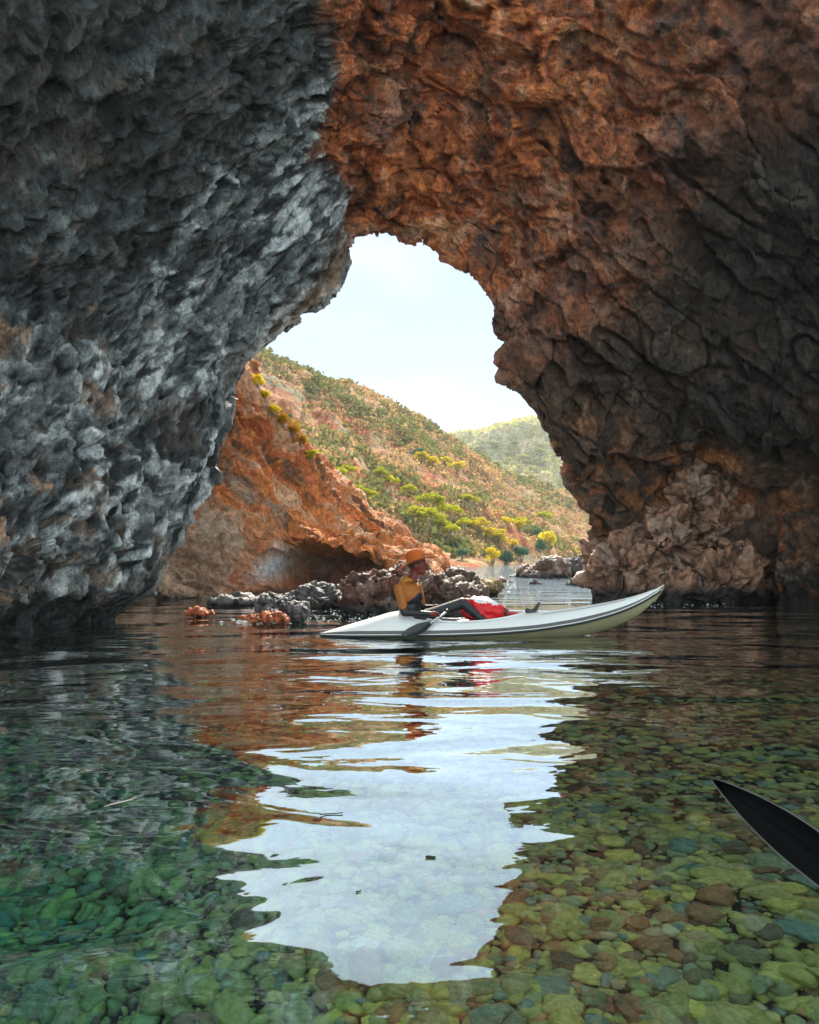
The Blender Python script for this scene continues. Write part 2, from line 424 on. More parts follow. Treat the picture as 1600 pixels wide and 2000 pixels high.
# make the normals point into the cave
ax = np.array([0.6, 0, 2.5]); q = Pv - ax; q[:, 1] = 0
ii = int(seg[0] + seg[1] + seg[2] + seg[3] + seg[4] + seg[5] // 2) * nc + nc // 2
if (Nv[ii] * q[ii]).sum() > 0: Nv = -Nv
wl = sstep(10.55, 9.80, cc + 0.75 * fbm(Pv * 0.9, 5, 5)); wr = sstep(15.2, 17.0, cc + 0.8 * fbm(Pv * 0.6, 3, 6)); wm = np.clip(1 - wl - wr, 0, 1)
def aniso(p, d, k):
    """squeeze space along direction d by factor k (streaks run along d)"""
    d = np.array(d, np.float32); d /= np.linalg.norm(d)
    return p + (p @ d)[:, None] * d[None, :] * (k - 1)
warp = np.stack([fbm(Pv * 0.9, 3, 31), fbm(Pv * 0.9, 3, 41), fbm(Pv * 0.9, 3, 51)], 1)
Pw = Pv + 0.35 * warp
st = aniso(Pv + 0.10 * warp, (0.50, 0.40, 0.80), 0.38)
Ps = Pv + 0.12 * warp
stR = aniso(Ps, (-0.55, 0.3, 0.8), 0.45)
big = fbm(Pv * 0.42, 3, 1)
c1, e1 = chunks(st * 1.25, 3, 0.9); c2, e2 = chunks(st * 3.2, 4, 1.0); c3, e3 = chunks(stR * 1.1, 8, 0.9); c4, e4 = chunks(stR * 3.0, 9, 1.0); c5, e5 = chunks(Ps * 7.5, 10); c6, e6 = chunks(aniso(Pv + 0.05 * warp, (0.50, 0.40, 0.80), 0.45) * 7.5, 11, 1.0)
rl = ridged(st * 2.3, 4, 60); pit = fbm(Ps * 2.2, 5, 70)
cr1 = sstep(0.90, 0.99, 1 - 2 * np.abs(perlin(aniso(Pv + 0.07 * warp, (-0.55, 0.3, 0.8), 0.10) * 0.8, 81))) * sstep(0.0, 0.3, fbm(Pv * 0.5, 2, 82))
cr2 = sstep(0.88, 0.985, 1 - 2 * np.abs(perlin(aniso(Pv + 0.2 * warp, (0.5, 0.4, 0.8), 0.2) * 1.1, 83))) * sstep(-0.1, 0.25, fbm(Pv * 0.6, 2, 84))
f1 = ridged(st * 4.6, 4, 61); f2 = ridged(st * 9.5, 3, 62)
dl = -0.18 * cr2 + 0.24 * big + 0.19 * c1 + 0.15 * c2 + 0.03 * rl + 0.02 * f1 + 0.012 * f2 + 0.075 * c6 + 0.03 * c5
pm = ridged(Ps * 4.2, 4, 71)
dm = -0.12 * cr1 + 0.40 * big + 0.17 * c3 + 0.10 * c4 + 0.10 * pit + 0.03 * pm - 0.22 * sstep(0.25, 0.5, fbm(Pw * 1.1, 3, 77)) + 0.05 * c5
dr = 0.60 * big + 0.42 * c3 + 0.14 * c4 + 0.04 * pit + 0.05 * ridged(stR * 1.6, 4, 66) - 0.10 * sstep(0.06, 0.0, e3) - 0.26 * cr1 + 0.03 * c5
disp = wl * dl + wm * dm + wr * dr
near_lip = np.exp(-((vv - 5.0) / 0.22) ** 2)
disp *= 1 - 0.6 * near_lip
# hollow in the foot of the right wall
hol = np.exp(-((cc - 24.0) / 1.2) ** 2 - ((vv - 6.7) / 0.6) ** 2)
disp -= 1.5 * hol
# undercut foot of the left wall
disp -= 0.35 * wl * sstep(1.9, 1.0, cc) * sstep(0.55, 0.0, Pv[:, 2])
outer = sstep(4.2, 3.5, vv); disp = disp * (1 - outer) + outer * (0.5 * big)
V = Pv + Nv * disp[:, None]
# mineral colours, with some shade and highlights painted in
n1 = fbm(Pv * 0.55, 4, 101); n2 = fbm(Pw * 1.7, 4, 111); n3 = fbm(st * 1.6, 4, 121); n4 = fbm(Pw * 5.0, 3, 131)
n5 = fbm(st * 5.5, 4, 141); n6 = ridged(stR * 3.0, 4, 151)
colL = np.tile([0.27, 0.285, 0.285], (len(V), 1))
colL = mixc(colL, (0.80, 0.84, 0.84), sstep(0.10, 0.55, n3 + 0.9 * n5))  # pale flecks, brightened to imitate highlights
colL = mixc(colL, (0.045, 0.05, 0.05), sstep(0.02, 0.40, -n5 + 0.5 * n1) * 0.9)  # dark streaks imitating crevice shade, scattered by noise
colL = mixc(colL, (0.34, 0.25, 0.18), sstep(0.1, 0.5, n2) * sstep(8.0, 4.0, cc + (vv - 6) * -1.5) * 0.75)
colL = mixc(colL, (0.55, 0.32, 0.20), sstep(0.45, 0.6, n2 + 0.4 * n4) * sstep(6.0, 7.0, vv) * 0.8)
colL = mixc(colL, (0.06, 0.065, 0.062), sstep(3.0, 5.6, Pv[:, 2] + 1.6 * n1 + 1.0 * n5) * sstep(6.0, 7.0, vv + 0.5 * n2) * 0.85)        # shade high on the left wall, painted into the colour
colM = np.tile([0.62, 0.165, 0.052], (len(V), 1))
colM = mixc(colM, (0.72, 0.34, 0.19), sstep(0.1, 0.6, n2 + 0.4 * n4)); colM = mixc(colM, (0.16, 0.075, 0.05), sstep(0.1, 0.45, -n2 + 0.5 * n4) * 0.9)
colM = mixc(colM, (0.82, 0.24, 0.045), sstep(0.15, 0.55, n4 + 0.5 * n1) * 0.75); colM = mixc(colM, (0.26, 0.18, 0.15), sstep(0.25, 0.55, -n1) * 0.5)
colR = np.tile([0.155, 0.095, 0.062], (len(V), 1))
colR = mixc(colR, (0.38, 0.29, 0.22), sstep(0.2, 0.6, n2 + 0.6 * n4) * 0.85)
colR = mixc(colR, (0.046, 0.037, 0.030), sstep(-0.25, 0.7, 0.5 * n1 + 0.6 * n4 + 0.5 * n2 + 0.9 * c4 + 0.7 * c3 + 0.75 * (vv - 6.2)) * 0.9)  # painted shade: near-black towards the near end of the right wall
colR = mixc(colR, (0.50, 0.18, 0.06), sstep(-0.15, 0.4, n2 + 0.4 * n4) * sstep(6.3, 5.4, vv) * sstep(16.5, 18.5, cc))
colR = mixc(colR, (0.50, 0.15, 0.05), sstep(0.0, 0.4, n4 - 0.3 * n1) * sstep(17.0, 14.8, cc) * sstep(8.0, 6.8, vv) * 0.7)
colM = mixc(colM, (0.10, 0.055, 0.04), sstep(13.0, 15.8, cc + 1.2 * n1) * 0.6)  # roof colour darkened towards the right, as painted shade
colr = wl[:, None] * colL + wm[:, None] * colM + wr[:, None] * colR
colr = mixc(colr, (0.30, 0.15, 0.05), near_lip * sstep(6.0, 9.0, cc) * sstep(11, 10, cc) * 0.7)  # orange glow along the lip edge, painted into the colour
colr = mixc(colr, (0.52, 0.47, 0.40), np.exp(-((Pv[:, 2] - 0.62 - 0.25 * n2) / 0.16) ** 2) * sstep(-0.1, 0.4, n4 + 0.3 * n1) * 0.7)     # barnacle line
colr = mixc(colr, (0.035, 0.036, 0.03), sstep(0.50, 0.22, Pv[:, 2] + 0.25 * n2) * 0.9)                     # dark tide line
blk = 1 + 0.55 * (wl * c6 + (1 - wl) * c4) + 0.45 * (wl * c2 + (1 - wl) * c3) * 1.0          # every broken block has its own shade of mineral
colr = colr * np.clip(blk, 0.45, 1.7)[:, None]
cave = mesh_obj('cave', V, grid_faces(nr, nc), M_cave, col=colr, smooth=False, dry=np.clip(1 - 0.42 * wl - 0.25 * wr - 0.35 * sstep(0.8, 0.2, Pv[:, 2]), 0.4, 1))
tag(cave, 'rock arch and cave walls of grey and orange stone around the bay view', kind='structure')

# ------------------------------------------------------------------ rocks
def fuse(parts, voxel):
    """one continuous skin over overlapping closed shells [(verts, faces)]"""
    Vs, Fs, o = [], [], 0
    for v, f in parts:
        Vs += [tuple(p) for p in v]; Fs += [[i + o for i in g] for g in f]; o += len(v)
    me = bpy.data.meshes.new('tmp'); me.from_pydata(Vs, [], Fs); ob = bpy.data.objects.new('tmp', me); COL.objects.link(ob)
    md = ob.modifiers.new('r', 'REMESH'); md.mode = 'VOXEL'; md.voxel_size = voxel
    dg = bpy.context.evaluated_depsgraph_get(); ev = ob.evaluated_get(dg); m2 = ev.to_mesh()
    v = np.empty(len(m2.vertices) * 3, np.float32); m2.vertices.foreach_get('co', v); nrm = np.empty(len(m2.vertices) * 3, np.float32); m2.vertices.foreach_get('normal', nrm)
    f = [list(p.vertices) for p in m2.polygons]
    ev.to_mesh_clear(); bpy.data.objects.remove(ob); bpy.data.meshes.remove(me)
    return v.reshape(-1, 3), np.array(f), nrm.reshape(-1, 3)

def smooth_mesh(v, f, it=2, k=0.5):
    for _ in range(it):
        acc = np.zeros_like(v); cnt = np.zeros(len(v))
        for a in range(f.shape[1]):
            b = (a + 1) % f.shape[1]
            np.add.at(acc, f[:, a], v[f[:, b]]); np.add.at(cnt, f[:, a], 1); np.add.at(acc, f[:, b], v[f[:, a]]); np.add.at(cnt, f[:, b], 1)
        v = v * (1 - k) + k * acc / np.maximum(cnt, 1)[:, None]
    return v

def ell(c, r, rot=(0, 0, 0), sub=4):
    v, f = ico(sub); return (v * np.array(r)) @ rotm(*rot).T + np.array(c), f.tolist()

def rock(name, label, ells, voxel, amp, freq, cols, seed, strat=(0.2, 0.3, 0.9), wet=0.12, cat='rock', group=None, squeeze=1.6):
    """boulder from overlapping lumps [(centre, radii, rot)], fractured into blocks"""
    v, f, n = fuse([ell(*e) for e in ells], voxel)
    v = smooth_mesh(v, f, 2)
    w = v + 0.25 / freq * np.stack([fbm(v * freq, 3, seed), fbm(v * freq, 3, seed + 9), fbm(v * freq, 3, seed + 19)], 1)
    p = aniso(w, strat, squeeze)
    a, ea = chunks(p * freq * 0.85, seed + 1, 1.1); b, eb = chunks(p * freq * 2.3, seed + 2, 1.0); c, _ = chunks(p * freq * 6.5, seed + 3)
    d = amp * (0.7 * fbm(v * freq * 0.6, 3, seed + 4) + 1.05 * a + 0.30 * b + 0.06 * c - 0.25 * sstep(0.10, 0.0, ea))
    v2 = v + n * d[:, None]
    m1 = fbm(v * freq * 0.8, 4, seed + 5); m2 = fbm(v * freq * 2.5, 3, seed + 6)
    cl = np.tile(cols[0], (len(v), 1)).astype(float) * np.clip(1 + 0.5 * a + 0.5 * b, .5, 1.6)[:, None]; cl = mixc(cl, cols[1], sstep(-0.05, 0.45, m1)); cl = mixc(cl, cols[2], sstep(0.1, 0.5, m2))
    cl = mixc(cl, (0.035, 0.03, 0.027), sstep(wet * 2, wet * 0.6, v2[:, 2] + 0.3 * wet * m2))
    base = np.array([v2[:, 0].mean(), v2[:, 1].mean(), 0.0])
    o = mesh_obj(name, v2 - base, f, M_rock, col=cl, smooth=False); o.location = base
    return tag(o, label, cat, group)
def el(px, py, d, r, rot=(0, 0, 0)):
    return (P(px, py, d), r, rot)
BROWN = ((0.13, 0.08, 0.058), (0.24, 0.17, 0.135), (0.07, 0.045, 0.036)); REDB = ((0.13, 0.05, 0.032), (0.27, 0.18, 0.14), (0.07, 0.032, 0.025)); GREY = ((0.09, 0.082, 0.082), (0.19, 0.165, 0.16), (0.045, 0.042, 0.042))
PINK = ((0.32, 0.17, 0.105), (0.48, 0.32, 0.235), (0.13, 0.07, 0.045)); YEL = ((0.28, 0.20, 0.08), (0.30, 0.24, 0.16), (0.10, 0.08, 0.05))
rock('rock_buttress', 'big pinkish rock buttress at the right cave foot behind the kayak bow',
     [el(1225, 1105, 17.2, (0.92, 0.9, 0.75)), el(1285, 1055, 17.4, (0.8, 0.9, 0.75), (0, 0.7, 0)), el(1340, 975, 17.6, (0.5, 0.8, 0.95)), el(1430, 1010, 17.7, (1.05, 0.9, 1.25)), el(1510, 1080, 17.6, (0.8, 0.8, 1.3)), el(1300, 1160, 16.8, (1.5, 0.8, 0.42)), el(1420, 1140, 16.9, (0.9, 0.8, 0.6)), el(1410, 920, 17.8, (0.75, 0.8, 0.4))],
     0.028, 0.26, 3.0, PINK, 200, strat=(0.5, 0.2, 0.8), wet=0.22, squeeze=0.6)
rock('sea_rock', 'large reddish brown boulder in the water right behind the person in the hat',
     [el(745, 1165, 13.6, (0.66, 0.6, 0.40)), el(800, 1150, 13.7, (0.5, 0.55, 0.42)), el(705, 1175, 13.5, (0.35, 0.45, 0.32))], 0.022, 0.13, 3.4, REDB, 220, strat=(0.1, 0.2, 1.0), squeeze=2.2)
rock('sea_rock', 'brown layered rock between the person and the red bag behind the kayak',
     [el(855, 1175, 14.2, (0.55, 0.5, 0.42)), el(905, 1178, 14.0, (0.42, 0.4, 0.3))], 0.022, 0.12, 3.6, BROWN, 240, squeeze=2.0)
rock('sea_rock', 'dark brown upright rock with pointed top above the red bag',
     [el(893, 1150, 17.5, (0.42, 0.5, 0.48)), el(870, 1160, 17.2, (0.4, 0.4, 0.35))], 0.022, 0.12, 3.6, BROWN, 250)
rock('sea_rock', 'low yellowish rock shelf in the bright water right of the dark pointed rock',
     [el(940, 1148, 19.5, (0.52, 0.5, 0.16)), el(915, 1150, 19.0, (0.4, 0.4, 0.18))], 0.022, 0.08, 4.5, YEL, 255, wet=0.05)
rock('sea_rock', 'rounded dark grey rock in the shallows in front of the small sea hollow',
     [el(612, 1172, 14.9, (0.5, 0.45, 0.24)), el(640, 1168, 15.0, (0.33, 0.4, 0.23)), el(570, 1178, 14.9, (0.28, 0.35, 0.14))], 0.018, 0.10, 4.2, GREY, 260)
rock('sea_rock', 'low grey rock nearest the pale foot of the red cliff',
     [el(465, 1175, 15.5, (0.42, 0.35, 0.14)), el(440, 1176, 15.6, (0.3, 0.3, 0.12)), el(505, 1176, 15.9, (0.32, 0.3, 0.10))], 0.018, 0.07, 4.8, GREY, 270, wet=0.05)
rock('sea_rock', 'wet grey twin rock with rust red weed at its foot left of the kayak stern',
     [el(535, 1184, 11.9, (0.23, 0.25, 0.16)), el(575, 1194, 11.6, (0.20, 0.22, 0.14)), el(545, 1200, 11.6, (0.25, 0.2, 0.08))], 0.012, 0.065, 6.0, GREY, 280, wet=0.05)
RW = ((0.42, 0.10, 0.035), (0.55, 0.17, 0.06), (0.22, 0.06, 0.03))
rock('weed_clump', 'rust red seaweed clump floating at the foot of the wet grey twin rock',
     [el(520, 1207, 11.25, (0.26, 0.12, 0.055)), el(490, 1208, 11.3, (0.14, 0.1, 0.04)), el(548, 1207, 11.2, (0.12, 0.08, 0.05))], 0.01, 0.05, 9.0, RW, 290, wet=0.003, cat='seaweed')
rock('weed_clump', 'small rust red seaweed clump alone in the water by the left wall',
     [el(388, 1197, 12.5, (0.19, 0.14, 0.06)), el(410, 1199, 12.4, (0.1, 0.1, 0.04))], 0.01, 0.05, 9.0, RW, 300, wet=0.003, cat='seaweed')
rock('sea_rock', 'broad brown boulder far out in the bright water left of the grey boulder',
     [el(1078, 1116, 35, (0.8, 0.7, 0.55)), el(1045, 1120, 35, (0.6, 0.6, 0.35)), el(1025, 1122, 35.5, (0.35, 0.5, 0.3))], 0.05, 0.25, 1.6, BROWN, 310)
rock('sea_rock', 'dark grey boulder far out in the bright water against the right buttress',
     [el(1130, 1110, 36.5, (0.75, 0.7, 0.62)), el(1160, 1105, 36.5, (0.7, 0.7, 0.7))], 0.05, 0.25, 1.6, GREY, 320)
rock('sea_rock', 'small brown rock awash just left of the right buttress foot',
     [el(1130, 1138, 26, (0.30, 0.3, 0.2)), el(1118, 1142, 26, (0.2, 0.2, 0.15))], 0.025, 0.1, 4, BROWN, 330)
rock('sea_rock', 'tiny dark rock left of the broad brown boulder in the bright water',
     [el(1003, 1128, 36, (0.28, 0.25, 0.12)), el(985, 1129, 36, (0.2, 0.2, 0.06))], 0.025, 0.06, 5, GREY, 340, wet=0.02)
rock('sea_rock', 'tiny reddish rock above the low yellowish rock shelf',
     [el(982, 1135, 29, (0.16, 0.2, 0.13)), el(995, 1138, 29, (0.15, 0.2, 0.06))], 0.02, 0.05, 6, REDB, 350, wet=0.02)
rock('sea_rock', 'tiny pointed dark rock alone in the middle of the bright water',
     [el(1043, 1138, 27, (0.12, 0.15, 0.12)), el(1052, 1141, 27, (0.15, 0.15, 0.05))], 0.02, 0.05, 6, GREY, 360, wet=0.02)

# ------------------------------------------------------------------ the red cliff
base_px = [(40, 1190), (200, 1178), (330, 1171), (430, 1169), (520, 1167), (600, 1166), (690, 1164), (760, 1158), (820, 1145), (880, 1120)]
rid = [(330, 470, 20.5), (400, 590, 20.8), (455, 680, 21.3), (500, 748, 22.0), (545, 815, 23.0), (598, 885, 24.2), (675, 965, 25.5), (750, 1030, 27.0), (800, 1072, 29.0), (872, 1103, 33.0)]
B = np.array([shore(*b) for b in base_px]); R = np.array([P(*r) for r in rid])
mid1 = B * 0.72 + R * 0.28; mid1[:, 2] *= 1.25; mid2 = B * 0.38 + R * 0.62; mid2[:, 2] *= 1.0
back = R + np.array([0.0, 4.0, 0.0]); back[:, 2] *= 0.75; back2 = R + np.array([-1.0, 14.0, 0]); back2[:, 2] = -1.5
und = B.copy(); und[:, 2] = -2.0
rows = np.stack([und, B, mid1, mid2, R, back, back2])
tv = np.concatenate([np.linspace(0, 1, 12, endpoint=False), np.linspace(1, 4, 330, endpoint=False), np.linspace(4, 5, 40, endpoint=False), np.linspace(5, 6, 10)])
tu = np.linspace(0, 9, 480)
G = catmull(catmull(rows.transpose(1, 0, 2), tu).transpose(1, 0, 2), tv); nr, nc = G.shape[:2]
Nv = grid_normals(G).reshape(-1, 3); Pv = G.reshape(-1, 3).astype(np.float32)
if Nv[nr // 2 * nc + nc // 2][2] < 0: Nv = -Nv
uu = np.repeat(tu[None], nr, 0).ravel(); vv = np.repeat(tv[:, None], nc, 1).ravel()
Pw = Pv + 0.4 * np.stack([fbm(Pv * 0.7, 3, 401), fbm(Pv * 0.7, 3, 402), fbm(Pv * 0.7, 3, 403)], 1)
sc = aniso(Pw, (0.65, 0.35, -0.66), 0.3)
c1, e1 = chunks(sc * 0.9, 410); c2, _ = chunks(sc * 2.8, 411); c3, _ = chunks(Pw * 6, 412)
disp = 0.45 * fbm(Pv * 0.35, 3, 413) + 0.32 * c1 + 0.13 * c2 + 0.05 * c3 + 0.16 * ridged(sc * 1.3, 4, 414) + 0.07 * ridged(sc * 3.6, 4, 415)
disp *= 1 - 0.5 * np.exp(-((vv - 4) / 0.3) ** 2)
V = Pv + Nv * disp[:, None]
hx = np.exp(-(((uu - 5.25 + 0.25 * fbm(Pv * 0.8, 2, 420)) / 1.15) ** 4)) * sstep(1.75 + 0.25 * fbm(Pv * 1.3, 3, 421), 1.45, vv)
V[:, 1] += 3.0 * hx; V[:, 2] += -0.3 * hx
n1 = fbm(Pv * 0.4, 4, 430); n2 = fbm(sc * 1.3, 4, 431); n3 = fbm(Pw * 4.0, 3, 432)
cl = np.tile([0.60, 0.20, 0.06], (len(V), 1))
cl = mixc(cl, (0.42, 0.11, 0.04), sstep(1.5, 4.0, Pv[:, 2] + n1 * 2) * 0.75); cl = mixc(cl, (0.62, 0.42, 0.27), sstep(0.05, 0.55, n2) * 0.8); cl = mixc(cl, (0.16, 0.075, 0.04), sstep(0.2, 0.55, -n2 + 0.2 * n3))
cl = mixc(cl, (0.68, 0.26, 0.05), sstep(0.1, 0.6, n3) * 0.6)
pale = sstep(4.0, 3.0, uu + 0.9 * n1) * sstep(2.2, 0.8, Pv[:, 2] + 1.2 * n2)
cl = mixc(cl, (0.52, 0.38, 0.28), pale * 0.8)
cl = mixc(cl, (0.60, 0.66, 0.68), np.exp(-((uu - 3.9) / 0.35) ** 2 - ((Pv[:, 2] - 0.62 - 0.5 * (uu - 3.9)) / 0.28) ** 2) * 0.9)          # white mineral crust
cl = mixc(cl, (0.55, 0.12, 0.05), sstep(0.42, 0.55, fbm(Pv * 3.1, 2, 440)) * pale * 0.8)
cl = mixc(cl, (0.05, 0.045, 0.04), sstep(0.22, 0.05, Pv[:, 2] + 0.1 * n2) * 0.8)
cl = mixc(cl, (0.08, 0.07, 0.06), hx * 0.7)  # shadow inside the hollow, painted into the colour
cliff = mesh_obj('cliff', V, grid_faces(nr, nc), M_cliff, col=cl)
tag(cliff, 'orange red earth cliff sloping to the water behind the left cave wall', kind='structure')

# ------------------------------------------------------------------ hills
def hill(name, base, ridge, back_dy, nu, nvv, amp, seed, label, colfn):
    B = np.array([shore(*b) if len(b) == 2 else P(*b) for b in base]); R = np.array([P(*r) for r in ridge])
    mid = 0.55 * B + 0.45 * R; mid[:, 2] *= 1.06
    bk = R + np.array([0, back_dy, 0]); bk[:, 2] *= 0.3; bk2 = R + np.array([0, back_dy * 2, 0]); bk2[:, 2] = -3
    un = B.copy(); un[:, 1] -= 2; un[:, 2] = -1.2
    rows = np.stack([un, B, mid, R, bk, bk2])
    tu = np.linspace(0, len(base) - 1, nu); tv = np.concatenate([np.linspace(0, 1, 8, endpoint=False), np.linspace(1, 3, nvv, endpoint=False), np.linspace(3, 5, 24)])
    G = catmull(catmull(rows.transpose(1, 0, 2), tu).transpose(1, 0, 2), tv); nr, nc = G.shape[:2]
    p = G.reshape(-1, 3); vv = np.repeat(tv[:, None], nc, 1).ravel()
    d = amp * (fbm(p * np.array([.05, .05, .03]), 5, seed) + 0.5 * ridged(p * np.array([.12, .05, .05]), 3, seed + 7) - 0.2) * (1 - 0.7 * np.exp(-((vv - 3) / .25) ** 2)) * sstep(1.0, 1.3, vv)
    v = p.copy(); v[:, 2] += d
    f = grid_faces(nr, nc)
    o = mesh_obj(name, v, f, M_hill, col=colfn(p, vv)); tag(o, label, kind='structure')
    vis = (tv[:-1, None] >= 1.0) & (tv[:-1, None] < 3.02); vis = np.repeat(vis, nc - 1, 1).ravel()
    bvh = BVHTree.FromPolygons([Vector(q) for q in v], f.tolist())
    return o, bvh, v, f[vis], tu, vv
def hillcol(p, vv):
    n1 = fbm(p * 0.045, 4, 501); n2 = fbm(p * 0.16, 4, 502)
    c = np.tile([0.34, 0.19, 0.085], (len(p), 1)); c = mixc(c, (0.42, 0.11, 0.04), sstep(0.0, 0.4, n1 + 0.15) * sstep(2.7, 1.9, vv)); c = mixc(c, (0.42, 0.28, 0.14), sstep(0.05, 0.5, n2))
    return mixc(c, (0.26, 0.21, 0.12), sstep(0.1, 0.5, -n2))
def hillcol2(p, vv):
    n2 = fbm(p * 0.08, 4, 512); c = np.tile([0.52, 0.45, 0.28], (len(p), 1)); c = mixc(c, (0.36, 0.38, 0.22), sstep(-0.2, 0.3, n2)); return mixc(c, (0.62, 0.50, 0.32), sstep(0.25, 0.5, n2))
h1 = hill('hill', [(250, 1118), (480, 1114), (640, 1112), (760, 1110), (850, 1107), (910, 1107), (962, 1105), (1020, 1101), (1080, 1099), (1150, 1095), (1260, 1091)],
          [(380, 600, 128), (520, 714, 140), (605, 747, 150), (700, 789, 162), (800, 833, 176), (862, 868, 190), (925, 905, 205), (990, 938, 222), (1065, 962, 240), (1150, 985, 258), (1280, 1010, 270)],
          80, 420, 300, 2.2, 520, 'dry scrub covered hillside sloping down right to the bay', hillcol)
h2 = hill('hill', [(700, 940, 330), (800, 950, 330), (880, 960, 330), (960, 975, 330), (1040, 985, 330), (1120, 990, 330), (1250, 1000, 330)],
          [(700, 905, 420), (790, 893, 415), (870, 868, 410), (940, 845, 405), (1040, 832, 400), (1120, 840, 400), (1260, 880, 400)],
          120, 200, 140, 4.0, 540, 'pale farther hill with umbrella pines beyond the scrub hillside', hillcol2)

# scrub: thousands of leaf tufts, nobody could count them
def tufts(name, pts, sizes, nq, mat, label, seed, flat=0.5, leaf=0.20, col=None):
    r = np.random.default_rng(seed); n = len(pts)
    d = r.normal(size=(n, nq, 3)); d /= np.linalg.norm(d, axis=2, keepdims=True); d *= (r.random((n, nq, 1)) ** 0.4)
    c = pts[:, None] + d * sizes[:, None, None] * np.array([1, 1, flat]) + np.array([0, 0, 0.18]) * sizes[:, None, None]
    a = r.normal(size=(n, nq, 3)); a /= np.linalg.norm(a, axis=2, keepdims=True); b = np.cross(a, r.normal(size=(n, nq, 3))); b /= np.linalg.norm(b, axis=2, keepdims=True)
    s = (leaf * (0.6 + 0.8 * r.random((n, nq, 1)))) * sizes[:, None, None]
    v = np.stack([c - a * s, c + b * s * 0.8, c + a * s, c - b * s * 0.8], 2).reshape(-1, 3)
    f = np.arange(len(v)).reshape(-1, 4)
    return mesh_obj(name, v, f, mat, smooth=False)
def scatter(v, f, n, seed):
    r = np.random.default_rng(seed); tri = v[f[:, :3]]
    ar = np.linalg.norm(np.cross(tri[:, 1] - tri[:, 0], tri[:, 2] - tri[:, 0]), axis=1); ar /= np.maximum(1, (tri[:, 0, 1] / 60) ** 1.0); ar /= ar.sum()
    k = r.choice(len(f), n, p=ar); q = v[f[k]]; a, b = r.random((2, n, 1))
    return q[:, 0] * (1 - a) * (1 - b) + q[:, 1] * a * (1 - b) + q[:, 2] * a * b + q[:, 3] * (1 - a) * b
pts = scatter(h1[2], h1[3], 19000, 61); pts = pts[(fbm(pts * 0.07, 4, 62) + 0.25 * np.random.default_rng(69).normal(size=len(pts)) > -0.10) & (pts[:, 2] > 0.8)]
k = np.clip(np.random.default_rng(63).random(len(pts)) + 0.35 * fbm(pts * 0.045, 2, 70), 0, 1)
tag(tufts('scrub', pts[k < 0.84], 0.35 + 0.65 * k[k < 0.84] + np.maximum(0, pts[k < 0.84][:, 1] - 100) * 0.004, 18, M_scrub, '', 64), 'dry brown scrub covering the hillside', kind='stuff')
tag(tufts('scrub', pts[k >= 0.84], 0.5 + 1.2 * (k[k >= 0.84] - 0.72) * 3 + np.maximum(0, pts[k >= 0.84][:, 1] - 100) * 0.003, 22, leaf_mat('olive_leaves', (0.10, 0.12, 0.04), (0.30, 0.29, 0.09), 0.4), '', 65), 'dark olive scrub scattered over the hillside', kind='stuff')
pts2 = scatter(h2[2], h2[3], 3500, 66)
tag(tufts('scrub', pts2, 1.0 + 1.4 * np.random.default_rng(67).random(len(pts2)), 14, M_paleleaf, '', 68), 'pale green scrub on the farther hill', kind='stuff')

# ------------------------------------------------------------------ trees and bushes
def crown_mesh(lobes, leaf, nq, seed, mat):
    r = np.random.default_rng(seed); C = []; S_ = []
    for c, rad, cnt in lobes:
        d = r.normal(size=(cnt, 3)); d /= np.linalg.norm(d, axis=1)[:, None]; d *= (r.random((cnt, 1)) ** 0.33)
        C.append(np.array(c) + d * np.array(rad))
    c = np.concatenate(C); n = len(c)
    a = r.normal(size=(n, 3)); a /= np.linalg.norm(a, axis=1)[:, None]; b = np.cross(a, r.normal(size=(n, 3))); b /= np.linalg.norm(b, axis=1)[:, None]
    s = leaf * (0.6 + 0.8 * r.random((n, 1)))
    v = np.stack([c - a * s, c + b * s * .7, c + a * s, c - b * s * .7], 1).reshape(-1, 3)
    me_o = mesh_obj('crown', v, np.arange(len(v)).reshape(-1, 4), mat, smooth=False)
    me = me_o.data; bpy.data.objects.remove(me_o); return me
def trunk_mesh(paths, seed):
    V, F = [], []
    for pth, rad in paths:
        v, f = tube(pth, rad, 7); o = len(V); V += v; F += [[i + o for i in g] for g in f]
    o = mesh_obj('trunk', V, F, M_bark); me = o.data; bpy.data.objects.remove(o); return me
def pine_variant(seed, mat, leafs=1.0):
    """umbrella pine of unit height"""
    r = np.random.default_rng(seed); lean = r.uniform(-0.22, 0.22)
    top = np.array([lean, r.uniform(-.1, .1), 0.68]); fork = np.array([lean * 0.5, 0, 0.42])
    paths = [([(0, 0, -0.08), (lean * 0.15, 0, 0.2), tuple(fork), tuple(top)], [0.032, 0.026, 0.02, 0.012])]
    lobes = []
    for k in range(7):
        a = k * 2.4 + r.uniform(-.4, .4); rr = r.uniform(0.12, 0.36) if k else 0.0
        c = np.array([top[0] + rr * math.cos(a), top[1] + rr * math.sin(a), 0.80 - 0.5 * rr + r.uniform(-.06, .08)])
        paths.append(([tuple(fork + (top - fork) * r.uniform(0, .8)), tuple((fork + c) / 2 + np.array([0, 0, 0.05])), tuple(c)], [0.013, 0.009, 0.005]))
        w = r.uniform(0.14, 0.21); lobes.append((c, (w, w, 0.095), 150))
    return crown_mesh(lobes, 0.032, 1, seed, mat), trunk_mesh(paths, seed)
